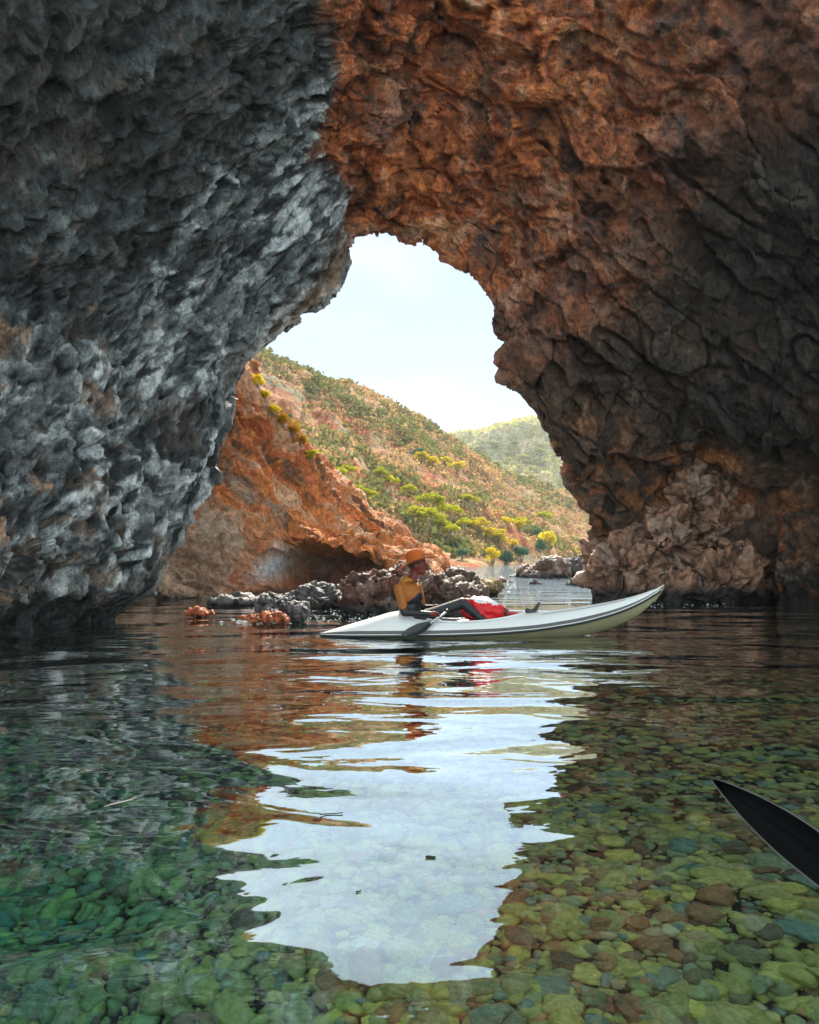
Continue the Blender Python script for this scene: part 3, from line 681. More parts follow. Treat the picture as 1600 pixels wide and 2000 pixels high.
def bush_variant(seed, mat):
    r = np.random.default_rng(seed); paths = []; lobes = []
    for k in range(8):
        a = k * 2.4; rr = r.uniform(0.1, 0.32) if k else 0
        c = np.array([rr * math.cos(a), rr * math.sin(a), r.uniform(0.35, 0.8) - 0.4 * rr]); paths.append(([(0, 0, -0.08), tuple(c * 0.5), tuple(c)], [0.03, 0.018, 0.006]))
        w = r.uniform(0.16, 0.25); lobes.append((c, (w, w, w * 0.85), 150))
    return crown_mesh(lobes, 0.036, 1, seed, mat), trunk_mesh(paths, seed)
PV = [pine_variant(s, M_pine) for s in (1, 2, 3, 4, 5)]; PVp = [pine_variant(s, M_paleleaf) for s in (11, 12, 13)]
BV = {'yellow': [bush_variant(s, M_yellow) for s in (21, 22)], 'teal': [bush_variant(s, M_teal) for s in (23, 24)], 'orange': [bush_variant(s, M_orange) for s in (25, 26)], 'green': [bush_variant(s, M_pine) for s in (27, 28)]}
cliff_bvh = BVHTree.FromPolygons([Vector(q) for q in V], grid_faces(nr, nc).tolist()) if False else None
_me = cliff.data
cv = np.empty(len(_me.vertices) * 3, np.float32); _me.vertices.foreach_get('co', cv)
cliff_bvh = BVHTree.FromPolygons([Vector(q) for q in cv.reshape(-1, 3)], [list(p.vertices) for p in _me.polygons])
def ground_at(px, py, bvh):
    o = Vector((0, 0, EYE)); d = Vector(P(px, py, 1.0)) - o
    h = bvh.ray_cast(o, d.normalized(), 2000)
    return h[0]
tr = random.Random(5)
def plant(name, cat, label, px, py, hpx, bvh, var, group=None, wide=1.0):
    """a tree whose foot is seen at (px, py) and which is hpx photo pixels tall"""
    g = ground_at(px, py, bvh)
    if g is None: return None
    h = (1.0 if cat == 'pine' else 1.1) * hpx / 1570.0 * g.y
    root = empty(name, g, tr.uniform(0, 6.28)); root.scale = (h * wide, h * wide, h)
    tag(root, label, cat, group)
    crown, trunk = var
    link(bpy.data.objects.new('trunk', trunk), root); link(bpy.data.objects.new('crown', crown), root)
    return root
pines = [  # foot px, foot py, height px, width, what tells it apart
    (612, 918, 42, 1.2, 'small bright green pine just over the red cliff edge, highest of the slope pines'),
    (655, 955, 52, 1.2, 'bright yellow green pine beside the cliff edge below the highest slope pine'),
    (680, 948, 46, 1.1, 'full bright pine with rounded top right of the cliff edge'),
    (692, 985, 44, 1.3, 'flat spreading pine low against the middle of the cliff edge'),
    (715, 992, 40, 1.4, 'wide flat topped pine directly above the lower cliff edge'),
    (742, 950, 40, 1.2, 'rounded pine at the upper left end of the middle pine row on the slope'),
    (765, 968, 46, 1.3, 'dark bellied pine in the middle of the slope pine row'),
    (790, 980, 38, 1.2, 'small pine at the lower right end of the slope pine row'),
    (832, 1052, 70, 1.0, 'tall pale trunked pine above the crown of the straw hat'),
    (848, 1030, 78, 0.9, 'tallest upright green pine with squared top behind the hat'),
    (858, 1062, 58, 1.0, 'leaning pine with thin bare trunk right of the hat'),
    (882, 1030, 52, 1.2, 'flat topped pine right of the tallest upright pine'),
    (872, 1066, 48, 1.1, 'low spreading pine with slanted trunk over the red bank'),
    (812, 1040, 60, 1.0, 'pine with slim crown left of the tall pale trunked pine'),
    (920, 998, 38, 1.4, 'lone umbrella pine in the middle of the hillside'),
    (905, 1045, 36, 1.2, 'dark low pine between the red bank and the yellow shrubs'),
    (1025, 1045, 42, 1.2, 'thin pale pine high above the big yellow tree'),
    (1062, 1030, 34, 1.3, 'small flat pine right of the thin pale pine'),
]
for i, (px, py, h, w, lab) in enumerate(pines):
    plant('pine_tree', 'pine', lab, px, py, h, h1[1], PV[i % 5], 'pines on the scrub hillside', w)
shrubs = [
    ('yellow', 823, 905, 24, 1.6, 'bright yellow shrub at the left end of the upper yellow patch'), ('yellow', 845, 915, 26, 1.5, 'yellow green shrub in the middle of the upper yellow patch'),
    ('yellow', 868, 914, 24, 1.5, 'yellow shrub right of the middle of the upper yellow patch'), ('yellow', 893, 926, 30, 1.1, 'bright yellow shrub at the right end of the upper yellow patch'),
    ('yellow', 938, 1042, 34, 1.2, 'tall yellow green shrub at the top of the shoreward shrub line'), ('yellow', 952, 1058, 32, 1.2, 'yellow green shrub second from the top of the shoreward shrub line'),
    ('yellow', 975, 1062, 30, 1.3, 'broad yellow shrub in the middle of the shoreward shrub line'), ('yellow', 1014, 1040, 30, 1.0, 'narrow yellow shrub upslope of the shoreward shrub line'),
    ('yellow', 963, 1103, 36, 0.9, 'round yellow shrub at the waterside left of the dark green thicket'), ('yellow', 1072, 1082, 50, 0.95, 'big round bright yellow tree near the right end of the shore'),
    ('yellow', 1117, 1086, 18, 1.4, 'small pale yellow shrub on the beach near the right cave edge'), ('yellow', 920, 1035, 22, 1.3, 'small yellow green shrub next to the dark low pine'),
    ('yellow', 990, 1030, 22, 1.4, 'low olive yellow shrub above the shoreward shrub line'), ('yellow', 1002, 1075, 24, 1.4, 'pale yellow shrub above the dark green thicket'),
    ('teal', 990, 1104, 32, 1.2, 'largest dark green thicket at the waterside right of the round yellow shrub'), ('teal', 1018, 1098, 34, 1.1, 'second dark green thicket at the waterside toward the big yellow tree'),
    ('teal', 1056, 1080, 30, 1.0, 'dark green bush left beside the big yellow tree'), ('teal', 1050, 1050, 20, 1.1, 'small dark green bush upslope of the big yellow tree'), ('teal', 1098, 1076, 16, 1.2, 'tiny dark green bush right of the big yellow tree'),
    ('teal', 903, 1093, 24, 1.3, 'rounded dark green bush on the shore right of the face'), ('teal', 770, 1048, 26, 1.5, 'bluish green bush on the lower cliff edge left of the hat'), ('teal', 757, 1032, 18, 1.4, 'small green bush above the bluish bush by the cliff edge'),
    ('teal', 842, 1080, 20, 1.4, 'dark green bush behind the front of the hat brim'), ('teal', 888, 1074, 16, 1.3, 'little dark bush upslope of the rounded shore bush'), ('teal', 783, 940, 16, 1.2, 'tiny dark green bush at the right of the slope pine row'),
    ('teal', 563, 822, 16, 1.2, 'tiny dark bush high on the slope beside the orange shrubs'), ('teal', 820, 892, 18, 1.8, 'dark bush directly above the upper yellow patch'), ('teal', 1012, 1083, 16, 1.4, 'dark bush tucked behind the second thicket'),
]
for i, (kd, px, py, h, w, lab) in enumerate(shrubs):
    plant('shrub', 'shrub', lab, px, py, h, h1[1], BV[kd][i % 2], 'shrubs on the hillside', w)
edge = [('yellow', 507, 752, 28, 'yellow green shrub topmost on the red cliff crest'), ('yellow', 522, 778, 26, 'yellow green shrub second from the top of the red cliff crest'), ('yellow', 540, 808, 26, 'thin yellow green shrub in the middle of the red cliff crest'),
        ('orange', 556, 828, 30, 'orange yellow shrub below the thin shrub on the cliff crest'), ('orange', 576, 848, 34, 'large orange shrub overhanging the cliff crest'), ('orange', 592, 872, 30, 'lowest orange shrub on the cliff crest above the pines'), ('green', 612, 895, 24, 'small green shrub lowest on the cliff crest')]
for i, (kd, px, py, h, lab) in enumerate(edge):
    plant('shrub', 'shrub', lab, px - 4, py + 6, h, cliff_bvh, BV[kd][i % 2], 'shrubs along the cliff crest', 1.1)
fr = random.Random(9)
spots2 = [(1025 + 11 * k, 925 - 6 * k) for k in range(6)] + [(1000 + 13 * k, 938 + 3 * k) for k in range(9)] + [(fr.uniform(920, 1110), fr.uniform(862, 915)) for k in range(22)]
for i, (px, py) in enumerate(spots2):
    plant('pine_tree', 'pine', 'small pale umbrella pine among many on the hazy farther hill', px + fr.uniform(-3, 3), py + 8, fr.uniform(13, 20), h2[1], PVp[i % 3], 'umbrella pines on the farther hill', 1.4)

# ------------------------------------------------------------------ sea bed with stones
def bed_z(x, y):
    p = np.stack([x, y, 0 * x], -1).reshape(-1, 3)
    z = -0.34 - 1.5 * sstep(0.6, -2.6, x).ravel() - 0.03 * np.maximum(0, y - 5).ravel() - 0.6 * sstep(14, 40, y).ravel() + 0.14 * fbm(p * 0.45, 3, 601) + 0.05 * fbm(p * 1.7, 2, 602)
    return z.reshape(x.shape)
ys = np.concatenate([np.linspace(-4, 14, 240), np.linspace(14.3, 60, 60), [90, 140, 220, 400, 700]]); xs = np.concatenate([[-400, -100, -40, -20], np.linspace(-9, 9.5, 250), [20, 40, 100, 400]])
X, Y = np.meshgrid(xs, ys); Z = bed_z(X, Y); Z = Z + 0.02 * fbm(np.stack([X, Y, 0 * X], -1).reshape(-1, 3) * 6, 2, 603).reshape(X.shape)
p = np.stack([X, Y, Z], -1).reshape(-1, 3); n1 = fbm(p * 1.2, 4, 604)
cl = np.tile([0.022, 0.032, 0.026], (len(p), 1)); cl = mixc(cl, (0.045, 0.06, 0.045), sstep(0, .5, n1))  # bed coloured near-black so gaps between stones look shadowed
seabed = mesh_obj('seabed', p, grid_faces(*X.shape), M_bed, col=cl); tag(seabed, 'stony sea floor under clear green water', kind='structure')
def stone_shape(seed, sub):
    v, f = ico(sub); r = np.random.default_rng(seed)
    q = v + 0.22 * np.stack([fbm(v * 0.9, 2, seed), fbm(v * 0.9, 2, seed + 50), fbm(v * 0.9, 2, seed + 90)], 1)
    for k in range(8):                                     # a few flattened faces, like worn cobbles
        d = r.normal(size=3); d /= np.linalg.norm(d); h = q @ d; lim = r.uniform(0.5, 0.8); q = q - np.maximum(h - lim, 0)[:, None] * d * 0.95
    return q, f
shapes = [stone_shape(700 + 7 * k, 3) for k in range(9)]; low = [stone_shape(800 + 7 * k, 2) for k in range(8)]; tiny = [stone_shape(860 + 7 * k, 1) for k in range(8)]
def stone_me(k):
    o = mesh_obj('stone', *shapes[k], M_stone); me = o.data; bpy.data.objects.remove(o); return me
meshes = [stone_me(k) for k in range(9)]
# throw stones, the big ones first, no two overlapping much
r = np.random.default_rng(77); placed = []; cell = {}
def free(x, y, rad, k=1.17):
    ci, cj = int(x // 0.2), int(y // 0.26)
    for a in (-1, 0, 1):
        for b in (-1, 0, 1):
            for (u, w, s) in cell.get((ci + a, cj + b), ()):
                if (u - x) ** 2 + (w - y) ** 2 < (k * (rad + s)) ** 2: return False
    return True
for lo, hi, tries in ((0.066, 0.098, 700), (0.040, 0.066, 7000), (0.025, 0.040, 36000), (0.014, 0.023, 40000), (0.009, 0.014, 16000)):
    R_ = r.uniform(lo, hi, tries); Yt = 1.2 + 13.0 * r.random(tries) ** (1.5 if lo > 0.05 else 2.0); Xt = r.uniform(-1, 1, tries) * np.minimum(0.62 * Yt + 1.6, 8)
    for x, y, s in zip(Xt, Yt, R_):
        if hi <= 0.024 and y > 4.2 or hi <= 0.041 and y > 7: continue
        if free(x, y, s): placed.append((x, y, s)); cell.setdefault((int(x // 0.2), int(y // 0.2)), []).append((x, y, s))
pl = np.array(placed); zb = bed_z(pl[:, 0], pl[:, 1])
score = pl[:, 2] / np.maximum(pl[:, 1] + 0.4, 1.2) * np.where((np.abs(pl[:, 0]) < 0.47 * pl[:, 1] + 0.3) & (pl[:, 1] > 1.9), 1, 0.02) * np.where(pl[:, 0] > -0.3, 1.25, 1.0)
order = np.argsort(-score); big_i = set(order[:300].tolist())
sv, sf, off = [], [], 0
for i, (x, y, s) in enumerate(placed):
    sx, sy, sz = s * r.uniform(0.92, 1.22), s * r.uniform(0.72, 0.98), s * r.uniform(0.5, 0.8); rot = (r.uniform(-.4, .4), r.uniform(-.4, .4), r.uniform(0, 6.28)); z = zb[i] + sz * r.uniform(0.2, 0.95)
    if i in big_i:
        o = link(bpy.data.objects.new('stone', meshes[i % 9]), seabed); o.location = (x, y, z); o.scale = (sx, sy, sz); o.rotation_euler = rot
    else:
        q, f = (low[i % 8] if s > 0.03 and y < 5 else tiny[i % 8])
        sv.append((q * (sx, sy, sz)) @ rotm(*rot).T + (x, y, z)); sf.append(f + off); off += len(q)
peb = mesh_obj('pebbles', np.concatenate(sv), np.concatenate(sf), M_pebble, parent=seabed); tag(peb, kind='stuff')

# ------------------------------------------------------------------ water surface
wx = np.array([-500, -60, -12, 12, 60, 500.0]); wy = np.array([-6, 8, 20, 60, 200, 800.0]); X, Y = np.meshgrid(wx, wy)
wt = np.stack([X, Y, 0 * X], -1).reshape(-1, 3); wf = grid_faces(6, 6).tolist(); wb = wt - np.array([0, 0, 9.0]); wf += [[i + 36 for i in g[::-1]] for g in grid_faces(6, 6)]
edge_i = [*range(0, 6), *range(11, 36, 6), *range(34, 29, -1), *range(24, 0, -6)]
wf += [[a, a + 36, b + 36, b] for a, b in zip(edge_i, edge_i[1:] + edge_i[:1])]
water = mesh_obj('water', np.concatenate([wt, wb]), wf, M_water, smooth=False); tag(water, 'calm clear sea water with ripples reflecting the sky', kind='structure')

exec_after = True
# ------------------------------------------------------------------ kayak
KY = 9.6
M_white = plain('white_shell', (0.80, 0.80, 0.78), 0.25, vary=0.04, scale=4); M_olive = plain('cream_hull', (0.34, 0.31, 0.17), 0.3, vary=0.2, scale=3)
M_black = plain('black_rubber', (0.015, 0.015, 0.016), 0.4); M_grey = plain('grey_liner', (0.20, 0.19, 0.18), 0.5, vary=0.1)
kay = empty('kayak', (0, KY, 0)); tag(kay, 'white sit-in kayak with black side stripe and upswept bow on the calm water', 'kayak')
st_k = np.array([  # x, half width, keel, gunwale, deck middle
    [-1.07, .012, -.005, .012, .022], [-.95, .085, -.045, .016, .065], [-.75, .17, -.08, .02, .125], [-.4, .255, -.11, .028, .225], [-.15, .28, -.118, .032, .305], [.02, .295, -.12, .034, .285], [.2, .30, -.122, .036, .235], [.5, .31, -.125, .042, .215], [1.0, .30, -.115, .06, .235],
    [1.5, .265, -.085, .10, .275], [2.0, .21, -.02, .175, .335], [2.4, .155, .085, .275, .405], [2.7, .10, .225, .385, .475], [2.92, .045, .40, .505, .55], [3.03, .008, .565, .58, .605]])
sx = np.linspace(-1.07, 3.03, 150)
def kv(x): return np.array([np.interp(x, st_k[:, 0], st_k[:, j]) for j in range(1, 5)])
from functools import lru_cache
def smoothed(x):
    return np.mean([kv(np.clip(x + d, -1.07, 3.03)) for d in (-.12, -.06, 0, .06, .12)], axis=0) if -0.9 < x < 2.9 else kv(x)
SEC = np.array([smoothed(x) for x in sx])
HV = []
for x, (w, kz, gz, dz) in zip(sx, SEC):
    for a in np.linspace(-1, 1, 17):
        t = abs(a); HV.append((x, a * w * (0.35 + 0.65 * (1 - (1 - t) ** 2)) / 1.0 if t < 1 else a * w, kz + (gz - kz) * t ** 2.2))
mesh_obj('hull', HV, grid_faces(150, 17), M_olive, kay)
CX, CA, CB = 0.63, 0.74, 0.215
def deck_z(x, y, w, gz, dz):
    t = min(abs(y) / max(w, 1e-4), 1); eb = 0.016 + 0.036 * min(1.0, w / 0.2); return gz + eb + (dz - gz - eb) * (1 - t ** 2.6)
DV = []; NC = 45
for x, (w, kz, gz, dz) in zip(sx, SEC):
    for a in np.linspace(-1, 1, NC):
        y = a * w; z = deck_z(x, y, w, gz, dz); e_ = math.hypot((x - CX) / CA, y / CB)
        if e_ < 1.0: z = z - (z - 0.0) * float(sstep(1.0, 0.86, np.array(e_)))
        DV.append((x, y, z))
# side wall from gunwale to deck edge is part of the deck
DS = []
for s in (-1, 1):
    for x, (w, kz, gz, dz) in zip(sx, SEC):
        eb = 0.016 + 0.036 * min(1.0, w / 0.2); DS += [(x, s * (w + .001), gz), (x, s * (w + .003), gz + eb * .5), (x, s * w, gz + eb + .0005)]
f = grid_faces(150, NC); fs = [grid_faces(150, 3, 150 * NC), grid_faces(150, 3, 150 * NC + 450)]
fc = np.concatenate([f] + fs); midx = np.zeros(len(fc), int); midx[len(f):] = 2
dvv = np.array(DV); fcen = dvv[f].mean(1); midx[:len(f)] = (np.hypot((fcen[:, 0] - CX) / CA, fcen[:, 1] / CB) < 0.93).astype(int)
mesh_obj('deck', DV + DS, fc, None, kay, mats=[M_white, M_grey, plain('shaded_side', (.11, .10, .09), .35, vary=.15)], midx=midx)  # shading of the deck side painted as a darker material
pathR, pathL = [], []
SV, SF = [], []
for s in (-1, 1):
    for dz_, rad, mt in ((-.012, .013, 'b'),):
        v, f_ = tube([(x, s * (w + .004), gz + dz_) for x, (w, kz, gz, dz) in zip(sx[1:-1:2], SEC[1:-1:2])], [rad] * len(sx[1:-1:2]), 8); o = len(SV); SV += v; SF += [[i + o for i in g] for g in f_]
mesh_obj('rub_strip', SV, SF, M_black, kay)
SV, SF = [], []
for s in (-1, 1):
    v, f_ = tube([(x, s * (w + .006), gz + 0.008) for x, (w, kz, gz, dz) in zip(sx[1:-1:2], SEC[1:-1:2])], [.006] * len(sx[1:-1:2]), 6); o = len(SV); SV += v; SF += [[i + o for i in g] for g in f_]
mesh_obj('seam_line', SV, SF, M_white, kay)
gv, gf = [], []
for x in np.linspace(1.55, 2.55, 26):
    w, kz, gz, dz = smoothed(x); gv.append((x, -.5 * w, deck_z(x, .5 * w, w, gz, dz) + .001))
gv, gf = tube(gv, [.004] * 26, 6); mesh_obj('deck_groove', gv, gf, M_grey, kay)
rim = []
for k in range(65):
    a = 2 * math.pi * k / 64; x, y = CX + CA * math.cos(a), CB * math.sin(a); w, kz, gz, dz = smoothed(x); rim.append((x, y, deck_z(x, y, w, gz, dz) + 0.008))
v, f_ = tube(rim, [0.013] * 65, 8, cap=False); mesh_obj('cockpit_rim', v, f_, M_white, kay)

# ------------------------------------------------------------------ person
M_skin = plain('skin', (0.17, 0.03, 0.014), 0.55, vary=0.15, scale=30, bump=0.15, bscale=200); M_neo = plain('black_neoprene', (0.012, 0.0125, 0.015), 0.42, bump=0.3, bscale=120, vary=0.2); M_och = plain('ochre_neoprene', (0.36, 0.105, 0.006), 0.6, bump=0.3, bscale=120, vary=0.15)
M_straw = plain('straw', (0.50, 0.105, 0.008), 0.8, vary=0.25, scale=60, bump=0.5, bscale=160); M_hair = plain('dark_hair', (0.02, 0.014, 0.01), 0.6); M_red = plain('red_cloth', (0.70, 0.008, 0.014), 0.45, vary=0.15, bump=0.3, bscale=40); M_clothglare = plain('cloth_glare_white', (0.78, 0.74, 0.74), 0.5)
def cap(a, b, ra, rb, n=14, sub=6):
    """tapered limb with round ends"""
    a, b = np.array(a, float), np.array(b, float); t = (b - a) / np.linalg.norm(b - a); path, rad = [], []
    for k in range(sub + 1):
        w = math.pi / 2 * (1 - k / sub); path.append(a - t * ra * math.sin(w)); rad.append(max(ra * math.cos(w), 1e-4))
    for k in range(sub + 1):
        w = math.pi / 2 * k / sub; path.append(b + t * rb * math.sin(w)); rad.append(max(rb * math.cos(w), 1e-4))
    return tube(path, rad, n)
def E(c, r, rot=(0, 0, 0)): return ell(c, r, rot, 3)
def hand(wrist, grip, side):
    """palm and five fingers curled round the shaft at grip"""
    w, g = np.array(wrist, float), np.array(grip, float)
    return w, g
TW = -0.62
def tw(p, k=1.0):
    """turn a chest point about the spine"""
    c_, s_ = math.cos(TW * k), math.sin(TW * k); return (p[0] * c_ - p[1] * s_, p[0] * s_ + p[1] * c_, p[2])
NS, FS = tw((-.015, -.195, .56)), tw((-.015, .195, .56)); NE, FE = (-.055, -.235, .29), (.16, .20, .31)
BP = [E((.02, 0, .19), (.15, .17, .12)), E((.0, 0, .33), (.12, .155, .15), (0, 0, TW * .5)), E(tw((.015, 0, .475)), (.138, .19, .15), (0, 0, TW)), cap(tw((-.015, -.14, .575)), tw((-.015, .14, .575)), .066, .066), E(tw((.03, 0, .55)), (.105, .16, .085), (0, 0, TW)),
      E(tw((-.02, 0, .615)), (.075, .12, .045), (0, 0, TW)),
      cap((.02, 0, .60), (.055, 0, .73), .060, .054), E((.088, 0, .845), (.098, .076, .118)), E((.128, 0, .775), (.062, .054, .058), (0, .3, 0)), E((.155, 0, .84), (.040, .055, .06)),
      cap((.178, 0, .855), (.208, 0, .805), .010, .017), E((.172, 0, .775), (.028, .03, .012)), E((.170, 0, .758), (.026, .028, .011)), E((.158, 0, .735), (.028, .03, .022)), E((.172, 0, .872), (.02, .052, .012)),
      E((.075, -.077, .83), (.024, .012, .036), (0, .2, .2)), E((.075, .077, .83), (.024, .012, .036), (0, .2, -.2)),
      cap(NS, NE, .062, .048), cap(NE, (.245, -.245, .275), .048, .030), cap(FS, FE, .060, .046), cap(FE, (.29, .12, .33), .046, .030),
      cap((.08, -.10, .185), (.62, -.115, .395), .092, .062), cap((.62, -.115, .395), (.965, -.11, .10), .062, .040), cap((.08, .10, .185), (.62, .12, .36), .092, .062), cap((.62, .12, .36), (1.02, .10, .12), .060, .040),
      E((1.02, -.11, .085), (.105, .042, .038)), E((1.09, .10, .15), (.05, .042, .10), (0, .3, 0)),
      E((.285, -.245, .272), (.048, .022, .036), (0, .25, 0)), E((.325, .105, .335), (.045, .022, .034), (0, .1, 0))]
v, f, n = fuse(BP, 0.0065); v = smooth_mesh(v, f, 3, 0.45)
BV_, BF_ = [tuple(p) for p in v], f.tolist()
# fingers: chains rooted inside the palm, bent round the shaft
def fingers(root, dirf, nrm, across, sizes):
    root, dirf, nrm, across = [np.array(a, float) for a in (root, dirf, nrm, across)]
    for k, ln in enumerate(sizes):
        b = root + across * (k - 1.5) * 0.0185
        p1 = b + dirf * ln * 0.42 ; p2 = p1 + (dirf * 0.35 + nrm * 0.9) * ln * 0.34; p3 = p2 + (-dirf * 0.75 + nrm * 0.5) * ln * 0.26
        yield tube([tuple(b - dirf * 0.02), tuple(b), tuple(p1), tuple(p2), tuple(p3), tuple(p3 + (p3 - p2) * 0.15)], [.0085, .0095, .009, .0082, .0072, .003], 8)
parts = list(fingers((.315, -.252, .285), (0.94, 0, -.34), (-.25, 0, -.97), (.18, -.98, .05), (.062, .072, .068, .052)))
parts.append(tube([(.275, -.225, .265), (.30, -.205, .262), (.325, -.21, .248), (.338, -.225, .238)], [.011, .0105, .0095, .006], 8))
parts += list(fingers((.345, .10, .335), (0.95, -.1, -.3), (-.25, 0, -.97), (.1, .99, 0), (.062, .072, .068, .052)))
parts.append(tube([(.30, .085, .335), (.325, .068, .33), (.345, .066, .315), (.355, .075, .305)], [.011, .0105, .0095, .006], 8))
for pv, pf in parts:
    o = len(BV_); BV_ += [tuple(q) for q in pv]; BF_ += [[i + o for i in g] for g in pf]
bva = np.array(BV_); cen_f = np.array([bva[g].mean(0) for g in BF_])
zz = cen_f[:, 2]; xx = cen_f[:, 0]; yy = cen_f[:, 1]
m = np.ones(len(cen_f), int)                                    # 0 skin 1 black 2 ochre
lat = xx * math.sin(TW) * -1 + yy * math.cos(TW)                 # across the chest
yoke = 0.46 + 0.05 * np.abs(np.cos(lat * 17)) - 0.14 * sstep(0.09, 0.17, np.abs(lat)); m[(zz > yoke) & (xx < .3) & ~((lat > .05) & (xx > .2))] = 2
m[zz > 0.645 + 0.12 * (0.05 - xx)] = 0
arm_sk = (np.abs(yy + .245) < .06) & (xx > .235) & (xx < .46) & (zz > .18) & (zz < .34) & (yy < -.19); m[arm_sk] = 0; m[(yy > .04) & (yy < .19) & (xx > .275) & (xx < .46) & (zz > .28) & (zz < .4)] = 0
m[len(f):] = 0
seat = Vector((0.02, KY, 0.0))
person = empty('person', (0.0, KY, 0.06)); tag(person, 'person in straw hat and black and ochre wetsuit seated in the white kayak facing right', 'person')
def off(pts): return [(p[0], p[1], p[2] - 0.06) for p in pts]
mesh_obj('body', off(BV_), BF_, None, person, mats=[M_skin, M_neo, M_och], midx=m)
# hair under the hat
v, f = ico(3); hv = v * np.array([.104, .083, .10]) + np.array([.070, 0, .868]); keep = [g.tolist() for g in f if (hv[g].mean(0)[0] < 0.125 - 0.25 * max(0, .88 - hv[g].mean(0)[2]) and hv[g].mean(0)[2] > .775)]
mesh_obj('hair', off(hv), keep, M_hair, person)
for s in (-1, 1):
    e_v, e_f = ell((.168, s * .034, .846), (.011, .012, .008), (0, 0, 0), 2); mesh_obj('eye', off(e_v), e_f, M_hair, person)
# hood lying on the nape
v, f, n = fuse([E((-.06, 0, .64), (.06, .10, .045), (0, -.5, 0)), E((-.03, .06, .655), (.06, .05, .03)), E((-.03, -.06, .655), (.06, .05, .03)), E((-.045, 0, .68), (.035, .075, .03))], 0.008)
v = smooth_mesh(v, f, 2) ; v = v + n * (0.006 * ridged(v * 16, 2, 900))[:, None]
mesh_obj('hood', off(v), f, plain('tan_hood', (0.42, 0.19, 0.03), 0.7, vary=0.2), person)
cordp = [(.05 + .065 * math.cos(a), .075 * math.sin(a), .635 + 0.012 * math.cos(a)) for a in np.linspace(2.2, -2.2, 22)]
cv_, cf_ = tube(cordp, [.005] * 22, 6); c2, f2 = tube([(.11, -.03, .645), (.135, -.05, .58), (.145, -.055, .50), (.14, -.05, .43)], [.004] * 4, 6); mesh_obj('neck_cord', off(cv_ + c2), cf_ + [[i + len(cv_) for i in g] for g in f2], M_black, person)
# straw hat: crown, band, brim; tipped up in front
hat = empty('hat', (0, 0, 0)); hat.parent = person
HL = Matrix.Translation((.082, 0, .885 - .06)) @ Matrix.Rotation(math.radians(-19), 4, 'Y')
def lathe(prof, n=40, fn=None):
    vv_, ff_ = [], []
    for (r_, z_) in prof:
        for k in range(n):
            a = 2 * math.pi * k / n; p_ = (r_ * 1.08 * math.cos(a), r_ * 0.95 * math.sin(a), z_)
            if fn: p_ = fn(p_, a, r_)
            vv_.append(HL @ Vector(p_))
    for i in range(len(prof) - 1):
        for k in range(n): ff_.append([i * n + k, i * n + (k + 1) % n, (i + 1) * n + (k + 1) % n, (i + 1) * n + k])
    return [tuple(q_) for q_ in vv_], ff_
def crease(p_, a, r_):
    x_, y_, z_ = p_
    if z_ > 0.10: z_ -= 0.028 * math.exp(-(y_ / 0.03) ** 2) * (z_ - .10) / .06; y_ *= 1 - 0.25 * max(0, x_) / .1 * (z_ - .1) / .06
    return (x_, y_, z_)
hv_, hf_ = lathe([(.108, -.005), (.106, .03), (.101, .07), (.095, .105), (.082, .135), (.05, .152), (.001, .156)], fn=crease); hc = mesh_obj('hat_crown', hv_, hf_, M_straw, hat)
def brimf(p_, a, r_): return (p_[0], p_[1], p_[2] + max(0, (r_ - .11) / .1) * (0.022 * math.cos(2 * a + math.pi)))
hv_, hf_ = lathe([(.104, -.004), (.14, -.010), (.20, -.014), (.242, -.010), (.245, -.006), (.241, -.003), (.20, -.007), (.14, -.003), (.106, .004)], fn=brimf); mesh_obj('hat_brim', hv_, hf_, M_straw, hat)
hv_, hf_ = lathe([(.1085, .004), (.1105, .006), (.109, .028), (.1065, .030)]); mesh_obj('hat_band', hv_, hf_, plain('brown_band', (0.30, 0.11, 0.03), 0.7), hat)

# red bag across the legs
v, f = ico(5); q = v.copy(); q[:, 2] = np.sign(q[:, 2]) * np.abs(q[:, 2]) ** 0.8
bag = empty('dry_bag', (0.90, KY + .06, 0.0)); tag(bag, 'crumpled red bag, white top partly painted sun glare, dark end lying over the legs in the kayak', 'bag')
c = np.array([0, 0, .31]); bvv = q * np.array([.28, .17, .14]); bvv[:, 2] *= 1 - 0.45 * sstep(.0, .26, bvv[:, 0]); bvv[:, 2] += -0.16 * (bvv[:, 0]) - 0.02
bvv = bvv + v * (0.022 * ridged(v * 2.2, 3, 910) + 0.012 * fbm(v * 5, 2, 911))[:, None] + c
fm = bvv[f].mean(1) - c; nzv = fbm((bvv[f].mean(1)) * 9, 3, 912)
mi = ((fm[:, 2] > 0.085 - 0.20 * fm[:, 0] + 0.03 * nzv) & (fm[:, 0] < .16)).astype(int); mesh_obj('bag_body', bvv, f, None, bag, mats=[M_red, M_clothglare], midx=mi)  # white top panel also carries the sun glare as colour
v2, f2, n2 = fuse([E((.245, -.07, .255), (.028, .085, .085), (0, -.3, 0)), E((.27, -.09, .20), (.03, .05, .045))], .008); mesh_obj('end_flap', smooth_mesh(v2, f2, 2), f2, plain('charcoal_cloth', (.05, .05, .055), .6, vary=.2), bag)
v2, f2, n2 = fuse([E((.36, -.04, .255), (.075, .04, .022), (0, .15, 0)), E((.31, -.04, .25), (.04, .04, .025))], .007); mesh_obj('strap', smooth_mesh(v2, f2, 1), f2, M_red, bag)
